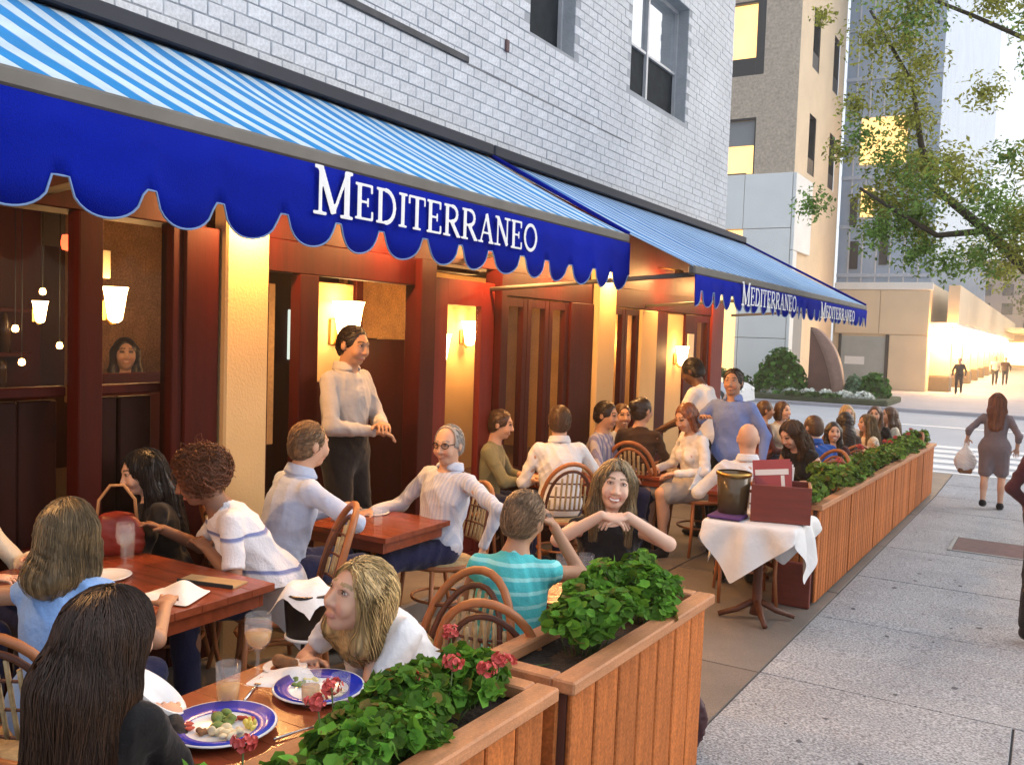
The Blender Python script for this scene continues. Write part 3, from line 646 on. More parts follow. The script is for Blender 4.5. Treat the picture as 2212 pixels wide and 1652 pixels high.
def person(label, head, face, seated=True, fem=False, lean=0, side=0, twist=0, hyaw=0, hpitch=0, hroll=0, R=None, Lf=None, Rp=(.6, -.5, -.6), Lp=(-.6, -.5, -.6), skin='fair', hair=('short', 'brown'), top=(WHITE, 'long'), bot=(NAVY, 'trousers'), h=.011, smile=False, glasses=False, wr=.008, shoes=None, cat='person', group=None, curl=35, hd=None, step=0, apron=None, strands=0, collar=False, stride=0, seat=.47, knees=.0, hairk=1., hw=1., headk=1., floor=None, nk=.06, nfwd=0., eyes=False):
    q = .93 if fem else 1.0
    zp = (seat+.09) if seated else .92*q
    u = nrm((math.sin(math.radians(side)), math.sin(math.radians(lean)), math.cos(math.radians(lean))))
    r = rotm('z', twist) @ np.array([1., 0, 0]); r = nrm(r-u*(r@u)); fw = np.cross(u, r)
    TM = np.stack([r, fw, u], 1)
    Pv = np.array([0, 0, zp]); C = Pv+.30*q*u; Sc = Pv+.425*q*u; Nb = Pv+.485*q*u
    Hm = rotm('z', twist+hyaw) @ rotm('x', -hpitch) @ rotm('y', hroll); hr, hf, hu = Hm[:, 0], Hm[:, 1], Hm[:, 2]
    hs = (.98 if fem else 1.02)*headk
    Nt = Nb+nk*nrm(u+hu)+.01*hf+nfwd*fw; Hc = Nt+.095*hs*hu+.018*hf
    HP = lambda a, b, c: Hc+hs*(a*hr+b*hf+c*hu)
    topz = (Hc+.118*hs*hu)
    sh = (.15 if fem else .172)
    SR, SL = Sc+r*sh, Sc-r*sh
    l1, l2 = .285*q, .25*q
    hands = []
    for sgn, S, T, pole in ((1, SR, R, Rp), (-1, SL, Lf, Lp)):
        if T is None: T = (sgn*.15, .30, zp+.13) if seated else (sgn*.27, .06, zp-.07)
        E_, Wt = ik(S, np.array(T, float), l1, l2, pole); hands.append((sgn, S, E_, Wt))
    B = Field()
    if fem:
        tors = [(Pv+.01*u, (.165, .122, .13)), (Pv+.15*q*u, (.122, .098, .14)), (C, (.142, .108, .16))]
    else:
        tors = [(Pv+.01*u, (.158, .122, .13)), (Pv+.15*u, (.148, .115, .15)), (C, (.17, .122, .17))]
    def torso(Fd, g, k=.05, ex=0.):
        for i_, (c, rr) in enumerate(tors): Fd.ell(c, [x+g+(ex if i_ == 0 else 0) for x in rr], TM, k)
        Fd.cap(Sc-r*(sh-.04)-.012*u, Sc+r*(sh-.04)-.012*u, (.046 if fem else .052)+g, k=k); Fd.cap(Nb-.05*u, Nb-.005*u, .085+g*.5, .058+g*.3, k=.04)
        if fem:
            for s_ in (-1, 1): Fd.ell(C+s_*.065*r+.085*fw-.01*u, (.058+g*.6, .055+g, .06+g*.6), TM, .03)
        return Fd
    torso(B, 0)
    B.cap(Nb-.04*u, Hc-.03*hu-.012*hf, .05 if fem else .058, .047 if fem else .056, .025)
    # head
    H = lambda c, rr, k=.015, M_=None: B.ell(HP(*c), [x*hs for x in rr], Hm if M_ is None else M_, k)
    H((0, -.012, .022), (.076, .097, .096)); H((0, .018, -.040), (.061, .068, .066), .03); H((0, .056, -.084), (.027, .026, .022), .025)
    H((0, .055, .0), (.058, .038, .06), .02)
    B.cap(HP(0, .088, .018), HP(0, .107, -.022), .008*hs, .0135*hs, .010); H((.014, .096, -.027), (.009, .010, .008), .006); H((-.014, .096, -.027), (.009, .010, .008), .006)
    B.cap(HP(-.03, .082, .034), HP(.03, .082, .034), .009*hs, k=.012); H((0, .087, -.062), (.022, .012, .010), .008)
    for s_ in (-1, 1): H((.038*s_, .07, -.03), (.022, .02, .024), .02); H((.077*s_, -.012, -.002), (.010, .020, .031), .006)
    # arms and hands
    for sgn, S, E_, Wt in hands:
        B.cap(S-.008*u, E_, .046 if not fem else .038, .039 if not fem else .032, .03); B.cap(E_, Wt, .039 if not fem else .033, .026 if not fem else .023, .012)
        d = nrm(Wt-E_)
        if hd and hd.get(sgn) is not None: d = nrm(hd[sgn][:3])
        pn = np.array([0, 0, -1.]) if not (hd and hd.get(sgn) is not None and len(hd[sgn]) > 3) else np.array(hd[sgn][3:6], float)
        pn = pn-d*(pn@d); pn = nrm(pn) if np.linalg.norm(pn) > .05 else nrm(np.cross(d, [1, 0, 0])); sd_ = np.cross(d, pn)*sgn   # towards the thumb
        hk = q*.95; HM = np.stack([sd_, d, pn], 1)
        B.ell(Wt+d*.05*hk, (.040*hk, .052*hk, .017*hk), HM, .012)
        for i, (o, L_) in enumerate(((.032, .070), (.011, .080), (-.011, .075), (-.032, .058))):
            b0 = Wt+d*.085*hk+sd_*o*hk; a1 = math.radians(curl*.5+i*4); a2 = math.radians(curl*1.3+i*6)
            m1 = b0+(d*math.cos(a1)+pn*math.sin(a1)+sd_*o*1.2)*L_*.52*hk; m2 = m1+(d*math.cos(a2)+pn*math.sin(a2)+sd_*o*1.2)*L_*.5*hk
            B.cap(b0-d*.02, m1, .0085*hk, .0078*hk, .003); B.cap(m1, m2, .0078*hk, .0062*hk, .002)
        t0 = Wt+d*.03*hk+sd_*.03*hk; t1 = t0+(d*.6+sd_*.75+pn*.25)*.045*hk; t2 = t1+(d*.85+sd_*.25+pn*.4)*.032*hk
        B.cap(t0, t1, .013*hk, .0105*hk, .01); B.cap(t1, t2, .0105*hk, .0085*hk, .004)
    # legs
    legs = []
    for sgn in (-1, 1):
        if seated:
            hip = Pv+np.array([sgn*.09, .02, -.03]); kn = np.array([sgn*(.11+knees), .43*q, seat+.055]); an = np.array([sgn*(.12+knees*.6), .40*q+step*sgn, .085])
        else:
            st = stride*sgn; hip = Pv+np.array([sgn*.085, 0, -.03]); kn = np.array([sgn*.10, .02+st*.6+(.03 if st > 0 else .05), .49*q]); an = np.array([sgn*.10, st-.02, .085+(.05 if st < 0 else 0)])
        legs.append((sgn, hip, kn, an)); kk = .9 if fem else 1
        B.cap(hip, kn, .088*kk, .056*kk, .04); B.cap(kn, an, .056*kk, .036*kk, .02); B.ell(kn*.62+an*.38+np.array([0, -.02, 0]), (.05*kk, .052*kk, .10), None, .02)
        B.ell(an+np.array([0, .07, -.05]), (.042, .11, .032), None, .02)
    V, Q = B.mesh(h)
    # natural colouring of the skin: lips, brows, eyes
    Lc = (V-Hc) @ Hm/hs; col = np.tile(np.array(SK[skin], np.float32), (len(V), 1)); x, y, z = np.abs(Lc[:, 0]), Lc[:, 1], Lc[:, 2]; fr = y > .055
    def paint(mask, c, w): col[mask] = col[mask]*(1-w)+np.array(c)*w
    paint(fr & (((x-.034)/.020)**2+((z+.035)/.018)**2 < 1), (.60, .20, .15), .30)
    hcol = np.array(HC[hair[1]])
    paint(fr & (x > .012) & (x < .050) & (np.abs(z-.0425-.10*(x-.02)+7*np.maximum(x-.03, 0)**2*4) < .0046), hcol*.6, .85)
    paint(fr & (((x-.031)/.0185)**2+((z-.019)/.0105)**2 < 1), (.045, .025, .02) if not eyes else (.22, .11, .075), .9 if not eyes else .6)
    if smile:
        paint(fr & (x < .031) & (np.abs(z+.060-x*x*9) < .0085), (.45, .12, .10), .9); paint(fr & (x < .024) & (np.abs(z+.060-x*x*9) < .0042), (.82, .78, .72), .95)
    else: paint(fr & (x < .024) & (np.abs(z+.062-x*x*3) < .0068), (.42, .15, .12), .7)
    th = math.atan2(face[1], face[0])-PI/2
    G0_ = (lambda y_: floor) if floor is not None else gz
    gy = head[1]; sc = (head[2]-G0_(gy))/topz[2]
    for _ in range(3):
        c, s = math.cos(th), math.sin(th); lx, ly = topz[0]*sc, topz[1]*sc
        px, py = head[0]-(c*lx-s*ly), head[1]-(s*lx+c*ly); sc = (head[2]-G0_(py))/topz[2]
    rootE = empty('person', (px, py, G0_(py)), th, label, cat, group); rootE.scale = (sc, sc, sc)
    link('body', npmesh('body', V, Q, m_skin, col=col), rootE)
    gI = .012
    # top
    if top:
        T = torso(Field(), gI, .055, .016); slv = top[1]; opt = top[2] if len(top) > 2 else {}
        for sgn, S, E_, Wt in hands:
            ra, rb = (.045, .039) if not fem else (.038, .032)
            if slv == 'long': T.cap(S, E_, ra+.011, rb+.011, .03); T.cap(E_, E_+(Wt-E_)*.96, rb+.011, .036, .02)
            elif slv == 'rolled': T.cap(S, E_, ra+.014, rb+.014, .03); T.cap(E_, E_+(Wt-E_)*.35, rb+.015, .044, .02)
            elif slv == 'short':
                fr_ = opt.get('sl', .55); T.cap(S, S+(E_-S)*fr_, ra+.014, rb+.02, .03)
            else: T.cap(S-r*sgn*.03, S+(E_-S)*.03, ra+.012, ra+.010, .03)
        T.wr = wr; T.seed = int(abs(head[0]*1000+head[1]*77)); T.cut_plane(Pv-u*opt.get('hem', .09), -u)
        if slv == 'short':
            for sgn, S, E_, Wt in hands:
                dd = nrm(E_-S); pe = S+dd*np.linalg.norm(E_-S)*opt.get('sl', .55)
                T.cut(lambda x, y, z, pe=pe, dd=dd: np.minimum((x-pe[0])*dd[0]+(y-pe[1])*dd[1]+(z-pe[2])*dd[2], .09-np.sqrt((x-pe[0])**2+(y-pe[1])**2+(z-pe[2])**2)))
        nk = Field().ell(Nb+.02*u+opt.get('nf', .02)*fw, (opt.get('nw', .066), .066+opt.get('nd', 0), .05+opt.get('nv', .0)), TM)
        if collar: nk.cap(Nb+.05*u+.07*fw, Nb-.055*u+.125*fw, .040, .006, .02)
        T.carve(nk)
        Vt, Qt = T.mesh(max(h*1.15, .009)); so = link('top' if slv == 'none' else 'shirt', npmesh('shirt', Vt, Qt, top[0]), rootE)
        if collar:
            Kf = Field(); cp = []
            for i in range(27):
                a0 = math.radians(124+i*292/26); rr = .070*hs; dv = math.cos(a0)*r+math.sin(a0)*fw; fl = max(0, math.sin(a0)-.6)*.05
                cp.append((Nb+.004*u+(rr+.006+fl*.3)*dv, Nb+(.038-fl)*u-.006*fw+(rr*.93)*dv))
            for (p0, q0), (p1, q1) in zip(cp[:-1], cp[1:]):
                for t in (0, .5, 1): Kf.cap(p0*(1-t)+q0*t, p1*(1-t)+q1*t, .010-.003*t, k=.012)
            Vk, Qk = Kf.mesh(max(.007, h*.8)); link('collar', npmesh('collar', Vk, Qk, top[0]), rootE)
    # bottom
    if bot:
        T = Field(); T.ell(Pv+.0*u, [v+.010 for v in tors[0][1]], TM, .05)
        if not seated and bot[1] == 'trousers': T.ell(Pv+.09*u, (tors[1][1][0]+.012, tors[1][1][1]+.012, .10), TM, .05); T.cut_plane(Pv+.105*u, u)
        if bot[1] == 'trousers':
            for sgn, hip, kn, an in legs: T.cap(hip, kn, .100, .070, .05); T.cap(kn, an+(kn-an)*.06, .069, .056, .03)
        else:
            for sgn, hip, kn, an in legs: T.cap(hip, hip+(kn-hip)*.85, .105, .09, .09)
        T.wr = wr*.8; T.seed = 5
        Vt, Qt = T.mesh(max(h*1.3, .012)); link('trousers' if bot[1] == 'trousers' else 'skirt', npmesh('trousers', Vt, Qt, bot[0]), rootE)
    for sgn, hip, kn, an in legs:
        T = Field().ell(an+np.array([0, .075, -.052]), (.049, .125, .036), None, .02).ell(an+np.array([0, -.005, -.03]), (.044, .05, .05), None, .03); T.cut_plane((0, 0, an[2]-.083), (0, 0, -1))
        Vt, Qt = T.mesh(max(h, .012)); link('shoe', npmesh('shoe', Vt, Qt, shoes or BLACK), rootE)
    # hair
    st_ = hair[0]
    if st_ != 'bald':
        T = Field(); A = lambda c, rr, k=.02: T.ell(HP(*c), [v*hs for v in rr], Hm, k)
        fc = dict(short=((0, .120, .0), (.078, .088, .112)), crop=((0, .105, .0), (.082, .082, .10)), receding=((0, .085, .045), (.085, .090, .10))).get(st_, ((0, .116, -.012), (.066, .082, .118)))
        if st_ in ('short', 'crop', 'receding'):
            g_ = .0 if st_ == 'crop' else .004
            A((0, -.014, .026), (.082+g_, .102+g_, .098+g_)); A((0, -.05, -.03), (.070+g_, .058+g_, .06), .03)
            T.cut_plane(HP(0, -.02, -.078), -hu)
            for s_ in (-1, 1): T.carve(Field().ell(HP(.085*s_, .055, -.055), (.045*hs, .060*hs, .060*hs), Hm))
            T.wr = .002 if strands else .004; T.wl = .4
        elif st_ == 'curly':
            A((0, -.015, .03), (.125*hairk, .132*hairk, .118*hairk)); T.wr = .012; T.wl = .5; T.cut_plane(HP(0, 0, -.085), -hu+hf*.3)
        elif st_ in ('bun', 'pony', 'bob', 'long'):
            A((0, -.014, .026), (.085, .106, .102))
            if st_ == 'bun': A((0, -.06, -.02), (.07, .06, .07), .03); A((0, -.115, .055), (.05, .045, .045), .015); T.cut_plane(HP(0, 0, -.08), -hu)
            if st_ == 'pony': A((0, -.05, -.02), (.07, .06, .07), .03); T.cap(HP(0, -.10, .03), HP(0, -.135, -.17)+0*u, .035, .02, .03)
            if st_ == 'bob':
                A((0, -.045, -.05), (.092, .082, .10), .03)
                for s_ in (-1, 1): T.cap(HP(.072*s_, .015, .02), HP(.08*s_, .02, -.10), .03, .028, .02)
                T.cut_plane(HP(0, 0, -.135), -hu)
            if st_ == 'long':
                ln = hair[2] if len(hair) > 2 else .34
                bk = Nb-.075*fw-.06*u; a0 = HP(0, -.045, .0); b0 = HP(0, -.085, -.14); e0 = b0*.3+.7*bk-u*(ln-.16)-fw*.03
                T.cap(a0, b0, .088*hw, .078*hw, .04); T.cap(b0+r*.035*hw, e0+r*.05*hw*hw, .058*hw, .036*hw, .06); T.cap(b0-r*.035*hw, e0-r*.05*hw*hw, .058*hw, .036*hw, .06); T.cap(b0, e0-.02*u, .066*hw, .044*hw, .06)
                for s_ in (-1, 1):
                    p1 = HP(.074*s_, .0, .02); p2 = HP(.082*s_, -.005, -.13); p3 = Sc+.07*s_*r+(.075 if fem else .05)*fw-u*(ln-.28)
                    T.cap(p1, p2, .032, .034, .03); T.cap(p2, p3, .036, .026, .03)
            T.wr = .003 if strands else .005; T.wl = .6
        fcE = Field().ell(HP(*fc[0]), [v*hs for v in fc[1]], Hm); T.carve(fcE)
        if st_ in ('long', 'bob'):
            fE2 = Field().cap(HP(0, .13, -.02), HP(0, .14, -.2), .062); T.carve(fE2)
        hh = max(h*.9, .0075); Vh, Qh = T.mesh(hh)
        rs = np.random.default_rng(int(abs(head[0])*999)); cb = hcol[None, :]*np.ones((len(Vh), 1))
        Lh = (Vh-Hc) @ Hm; ang = np.arctan2(Lh[:, 0], -Lh[:, 1])
        sk = .5+.5*np.sin(ang*19+2*np.sin(ang*7)+Lh[:, 2]*6); cb = cb*((.62+.62*sk[:, None]) if st_ in ('long', 'bob', 'pony') else (.86+.25*sk[:, None])); objs = [(Vh, Qh, cb)]
        if strands:
            n = strands; dirs = rs.normal(size=(n, 3)); dirs[:, 2] = (np.abs(dirs[:, 2])*1.2+.05) if st_ in ('long', 'bob', 'pony', 'bun') else dirs[:, 2]*.8+.35; dirs /= np.linalg.norm(dirs, axis=1)[:, None]
            p = Hc+hs*((dirs*np.array([.09, .11, .107])+np.array([0, -.014, .026])) @ Hm.T); keep = fcE.at(p[:, 0], p[:, 1], p[:, 2]) > (.012 if st_ not in ('short', 'crop', 'receding') else .02); p = p[keep]; n = len(p)
            def f_(p): return T.at(p[:, 0], p[:, 1], p[:, 2])
            def grad(p):
                e = .006; b0 = f_(p); G = np.stack([f_(p+np.eye(3)[i]*e)-b0 for i in range(3)], 1); return G/np.maximum(np.linalg.norm(G, axis=1), 1e-6)[:, None], b0
            sty = st_ in ('short', 'crop', 'receding', 'curly'); offs = rs.uniform(.000, .007, n) if not sty else rs.uniform(.0, .004 if st_ != 'curly' else .020, n); path = []; ln = (hair[2] if len(hair) > 2 else .2)+.15; ns = 26
            if sty: ln, ns = (.075, 9) if st_ != 'curly' else (.11, 12)
            stp = ln*1.25/ns; down = np.tile(-u*.75-np.array([0, 0, .35]), (n, 1))+rs.normal(size=(n, 3))*.10
            if sty: down = np.tile(-hf*.7-hu*.45, (n, 1))+rs.normal(size=(n, 3))*(.28 if st_ != 'curly' else .9)
            alive = np.ones(n, bool); Lx = rs.uniform(.6, 1.0, n)
            for i in range(ns):
                G, b0 = grad(p); p = p-G*(b0-offs)[:, None]; path.append(p.copy()); t = down-G*(down*G).sum(1)[:, None]; tn = np.linalg.norm(t, axis=1)
                t = t/np.maximum(tn, .15)[:, None]; t = t+rs.normal(size=(n, 3))*(.06 if st_ != 'curly' else .55); ok = (fcE.at(p[:, 0], p[:, 1], p[:, 2]) > .008)[:, None]; p = p+t*stp*Lx[:, None]*ok
            Pth = np.stack(path, 1); tang = np.gradient(Pth, axis=1); sdv = np.cross(tang, np.array([.3, .5, .8])[None, None, :]); sdv /= np.maximum(np.linalg.norm(sdv, axis=2), 1e-6)[:, :, None]
            G0 = np.cross(tang, sdv); G0 /= np.maximum(np.linalg.norm(G0, axis=2), 1e-6)[:, :, None]
            wdt = .0030*np.linspace(1, .35, ns)[None, :, None]*rs.uniform(.6, 1.4, n)[:, None, None]
            Va = np.stack([Pth+sdv*wdt, Pth+G0*wdt*.6, Pth-sdv*wdt], 2); idx = np.arange(n*ns*3).reshape(n, ns, 3)
            qs = [np.stack([idx[:, :-1, a], idx[:, 1:, a], idx[:, 1:, b], idx[:, :-1, b]], -1).reshape(-1, 4) for a, b in ((0, 1), (1, 2), (2, 0))]
            cs = hcol[None, None, None, :]*rs.uniform(.5, 1.75, (n, 1, 1, 1))*np.ones((n, ns, 3, 1)); objs.append((Va.reshape(-1, 3), np.concatenate(qs), cs.reshape(-1, 3)))
        o_ = 0; VV, QQ, CC = [], [], []
        for a, b, c in objs: VV.append(a); QQ.append(b+o_); CC.append(c); o_ += len(a)
        link('hair', npmesh('hair', np.concatenate(VV), np.concatenate(QQ), m_hair, col=np.concatenate(CC)), rootE)
    if glasses:
        G_ = MB()
        for s_ in (-1, 1):
            G_.tube([tuple(HP(.034*s_+.022*math.cos(t), .103-.25*abs(.034*s_+.022*math.cos(t)), .016+.017*math.sin(t))) for t in np.linspace(0, 2*PI, 13)[:-1]], .0028, 5, closed=True)
            G_.tube([tuple(HP(.056*s_, .09, .02)), tuple(HP(.079*s_, .0, .018))], .0028, 5)
        G_.tube([tuple(HP(-.012, .108, .02)), tuple(HP(.012, .108, .02))], .0025, 5); G_.build('glasses', m_eye, rootE)
    if eyes:
        for s_ in (-1, 1):
            E_ = MB()
            for (rr, cy, mi) in ((.0120, .0770, 0), (.0060, .0846, 1)):
                E_.cur = mi; prof = [(rr*math.sin(t), -rr*math.cos(t)) for t in np.linspace(.05, PI-.05, 9)]; n0 = len(E_.v); E_.lathe(prof, 12)
                E_.v[n0:] = [tuple(HP(.031*s_+(1.15 if mi == 0 else 1)*x, cy+y, .0185+z*((.42 if smile else .58) if mi == 0 else (.62 if smile else .8)))) for x, y, z in E_.v[n0:]]
            E_.cur = 2; E_.tube([tuple(HP(.031*s_+.0165*math.cos(t), .0895-.10*(math.cos(t)*.0165)**2*40+.0005, .0185+(.0062 if smile else .0078)*math.sin(t))) for t in np.linspace(-.1, PI+.1, 9)], .0017, 5)
            E_.build('eye', [m_sclera, m_eye, m_lash], rootE)
    return rootE, dict(sc=sc, th=th, px=px, py=py, seat=seat*sc, loc=lambda p: Vector((px, py, G0_(py)))+Matrix.Rotation(th, 3, 'Z') @ Vector([sc*v for v in p]), HP=HP)
# ------------------------------------------------------------------ planters
m_pl = mat('planter_cedar', (.42, .128, .030), spec=.25, rough=.7, var=.3, vscale=4, stretch=(7, 7, .7), bump=.15, bscale=50, objvar=.16, speck=.3, speckscale=90)
m_rim = mat('planter_rim_wood', (.46, .20, .085), rough=.6, var=.2, vscale=5, stretch=(6, 1, 6), bump=.15, bscale=50, objvar=.08, speck=.15, speckscale=120)
m_pdark = mat('planter_inside', (.10, .03, .016), rough=.8, var=.2)
m_soil = mat('potting_soil', (.035, .024, .016), rough=1, var=.3, vscale=30, bump=.8, bscale=60)
def planter(label, x1, y0, y1, h=.78, w=.34, nb=8, nend=3, first_end=False, group='wooden planters round the terrace'):
    yc = (y0+y1)/2; T = empty('planter', (x1-w/2, yc, gz(yc)), 0, label, 'planter', group); T.rotation_euler = (math.atan(-.03), 0, 0)
    L = y1-y0; a, b = -w/2, w/2; c, d = -L/2, L/2
    MB().box(a+.02, b-.02, c+.02, d-.02, .03, h-.06).build('planter_box', m_pdark, T)
    bw = (L-.04)/nb; me = None
    for i in range(nb):
        yy = c+.02+i*bw
        if me is None: me = MB().box(-.001, .018, .006, bw-.006, .02, h-.045, bev=.005).mesh('board', m_pl)
        link('board', me, T, (b-.018+random.uniform(-.0015, .0015), yy, 0))
    be = (w-.05)/nend; m2 = MB().box(.005, be-.005, -.018, .001, .02, h-.045, bev=.005).mesh('board', m_pl); m3 = MB().box(.005, be-.005, -.001, .018, .02, h-.045, bev=.005).mesh('board', m_pl)
    for i in range(nend):
        xx = a+.012+i*be
        link('board', m2, T, (xx, c+.019, 0)); link('board', m3, T, (xx, d-.019, 0))
    mbk = MB().box(-.018, .001, c+.02, d-.02, .02, h-.045, bev=.004).build('back_board', m_pl, T, (a+.018, 0, 0))
    r = .055
    for k, (xa, xb, ya, yb) in enumerate(((b-r, b+.028, c-.02, d+.02), (a-.02, a+r, c-.02, d+.02), (a+r+.001, b-r-.001, c-.02, c+r), (a+r+.001, b-r-.001, d-r, d+.02))):
        MB().box(xa, xb, ya, yb, h-.044, h, bev=.006).build('rim_board', m_rim, T)
    MB().box(a+.03, b-.03, c+.03, d-.03, h-.059, h-.052).build('soil', m_soil, T)
    return T
planter('wooden planter in the lower corner, overflowing with geraniums and red flowers', -1.275, 1.02, 2.40, nb=8)
planter('wooden planter with two leafy bushes, at the end beside the terrace opening', -1.255, 2.50, 3.85, nb=7)
pw = 1.33
for i in range(6):
    y0 = 7.02+i*pw
    planter(('long planter row: box nearest the small cloth covered table', 'long planter row: second box from the cloth covered table', 'long planter row: third box from the cloth covered table', 'long planter row: third box from the crosswalk', 'long planter row: second box from the crosswalk', 'long planter row: last box before the crosswalk')[i], -1.45, y0, y0+pw-.015, nb=13, w=.32)
# ------------------------------------------------------------------ geraniums
m_leaf = mat('geranium_leaf', (.035, .13, .022), rough=.6, var=.1, attr=True, spec=.2)
_n = m_leaf.node_tree; _t = _n.nodes.new('ShaderNodeBsdfTranslucent'); _x = _n.nodes.new('ShaderNodeMixShader'); _x.inputs[0].default_value = .38; _b = _n.nodes['Principled BSDF']
_n.links.new(_b.inputs['Base Color'].links[0].from_socket, _t.inputs['Color']); _n.links.new(_b.outputs[0], _x.inputs[1]); _n.links.new(_t.outputs[0], _x.inputs[2]); _n.links.new(_x.outputs[0], _n.nodes['Material Output'].inputs['Surface'])
m_petal = mat('geranium_petal', (.58, .085, .075), rough=.6, var=.25, vscale=40)
m_petalw = mat('white_petal', (.75, .74, .70), rough=.6, var=.1)
m_stem = mat('plant_stem', (.09, .14, .04), rough=.7)
def leafmesh(P_, N_, S_, C_, k=7, cup=.25):
    "scalloped round leaves: P positions, N normals, S sizes"
    n = len(P_); up = np.tile([0, 0, 1.], (n, 1)); t1 = np.cross(N_, rng.normal(size=(n, 3))); t1 /= np.linalg.norm(t1, axis=1)[:, None]; t2 = np.cross(N_, t1)
    V = np.zeros((n, k+1, 3)); V[:, 0] = P_-N_*S_[:, None]*cup
    for i in range(k):
        a = 2*PI*i/k+.4; rr = S_*(.72 if i == 0 else rng.uniform(.85, 1.1, n)); V[:, i+1] = P_+(t1*math.cos(a)+t2*math.sin(a))*rr[:, None]+N_*(rng.uniform(-.12, .22, n)*S_)[:, None]
    idx = np.arange(n*(k+1)).reshape(n, k+1)
    Q = np.concatenate([np.stack([idx[:, 0], idx[:, 1+i], idx[:, 1+(i+1) % k]], 1) for i in range(k)])
    return V.reshape(-1, 3), Q, np.repeat(C_, k+1, 0)
def geranium(label, x, y, rx, ry, hgt, nleaf, flowers, size=.024, base=.73, white=0, gr=(.075, .20, .022), nm='geranium_plant', group='geraniums in the planters'):
    T = empty(nm, (x, y, gz(y)+base), random.uniform(0, 6), label, 'plant', group)
    cs, ss = math.cos(T.rotation_euler.z), math.sin(T.rotation_euler.z)
    nleaf = int(nleaf*2.7)
    D = rng.normal(size=(nleaf, 3)); D[:, 2] = np.abs(D[:, 2])*.9-.15; D /= np.linalg.norm(D, axis=1)[:, None]
    # lumpy dome made of several tufts
    nt = 7; tc = np.stack([rng.uniform(-.62, .62, nt)*rx, rng.uniform(-.62, .62, nt)*ry, rng.uniform(.25, .72, nt)*hgt], 1); w = rng.integers(0, nt, nleaf); rad = rng.uniform(.33, .55, nt)
    P_ = tc[w]+D*np.array([rx, ry, hgt*.75])*rad[w][:, None]*rng.uniform(.45, 1.05, nleaf)[:, None]
    P_[:, 2] = np.maximum(P_[:, 2], .0)
    # into the plant's own (rotated) axes
    Pl = np.stack([P_[:, 0]*cs+P_[:, 1]*ss, -P_[:, 0]*ss+P_[:, 1]*cs, P_[:, 2]], 1); Dl = np.stack([D[:, 0]*cs+D[:, 1]*ss, -D[:, 0]*ss+D[:, 1]*cs, D[:, 2]], 1)
    N_ = Dl*.7+np.array([0, 0, .8])+rng.normal(size=Dl.shape)*.5; N_ /= np.linalg.norm(N_, axis=1)[:, None]
    C_ = np.array(gr)*(rng.uniform(.35, 1.5, (nleaf, 1))+.9*(rng.random((nleaf, 1)) < .18))+rng.uniform(0, .02, (nleaf, 1))*np.array([1.2, 1, 0])
    C_[rng.random(nleaf) < .04] = (.22, .17, .04)
    V, Q, Cc = leafmesh(Pl, N_, size*rng.uniform(.45, 1.4, nleaf), C_)
    tag(link('foliage', npmesh('foliage', V, Q, m_leaf, smooth=False, col=Cc), T), kind='stuff')
    st = MB(); 
    for i in range(min(26, nleaf//9)): q = Pl[i*7 % nleaf]; st.tube([(q[0]*.25, q[1]*.25, -.04), (q[0]*.6, q[1]*.6, q[2]*.55), tuple(q)], .003, 4)
    for (fx, fy, fz) in flowers: X, Y = fx*cs+fy*ss, -fx*ss+fy*cs; st.tube([(X*.4, Y*.4, 0), (X*.9, Y*.9, fz*.6), (X, Y, fz)], .003, 4)
    tag(st.build('stems', m_stem, T), kind='stuff')
    for i, (fx, fy, fz) in enumerate(flowers):
        n = 44; d = rng.normal(size=(n, 3)); d /= np.linalg.norm(d, axis=1)[:, None]; d *= rng.uniform(.55, 1.15, (n, 1)); d[:, 2] *= .7; X, Y = fx*cs+fy*ss, -fx*ss+fy*cs
        V, Q, Cc = leafmesh(d*.030+np.array([X, Y, fz]), d, rng.uniform(.007, .013, n), np.ones((n, 3)), k=5, cup=.4)
        link('flower_head', npmesh('flower_head', V, Q, m_petalw if i < white else m_petal, smooth=False), T)
    return T
# nearest planter : positions along y
geranium('geranium bush in the nearest planter, cut by the lower edge of the photo', -1.46, 1.34, .18, .26, .15, 420, [(-.17, -.10, .11), (-.15, .16, .11)], size=.021)
geranium('geranium bush with two red flower heads beside the nearest plate', -1.45, 1.72, .19, .25, .16, 430, [(-.15, .02, .14), (-.19, .12, .135)], size=.021)
geranium('geranium bush in the middle of the nearest planter, red flowers facing the pavement', -1.43, 2.03, .19, .24, .20, 430, [(.02, .06, .19), (.07, .16, .15), (-.05, -.05, .16)], size=.021)
geranium('geranium bush with one large red flower head, at the far end of the nearest planter', -1.44, 2.26, .17, .16, .19, 330, [(-.14, .06, .19), (.06, .04, .15)], size=.021)
geranium('full green geranium bush with a small red flower low at its near side', -1.41, 2.90, .18, .30, .24, 560, [(-.08, -.36, .06)], size=.023)
geranium('full green geranium bush at the end of the planter by the terrace opening', -1.41, 3.42, .17, .24, .25, 460, [], size=.023)
gl = ['just behind the menu box', 'behind the bald man', 'beside the woman with her head bowed', 'beside the man in the bright blue shirt', 'with pink flowers beside the leaning diners', 'with white flowers among the diners', 'in front of the blonde woman', 'with red flowers before the far diners', 'near the far end of the long planter', 'second from the crosswalk end of the long planter', 'at the crosswalk end of the long planter']
for i in range(11):
    y = 7.25+i*.72
    fl = [(random.uniform(-.14, .05), random.uniform(-.25, .25), .26)] if i in (2, 4, 5, 6, 7, 9, 10) else []
    if i in (4, 6): fl.append((-.1, .2, .24))
    geranium('geranium bush '+gl[i], -1.60+random.uniform(-.02, .02), y, .19, .36, .25+.04*math.sin(i*2.1), 340, fl, size=.024, white=1 if i == 5 else 0, gr=(.11, .20, .035))

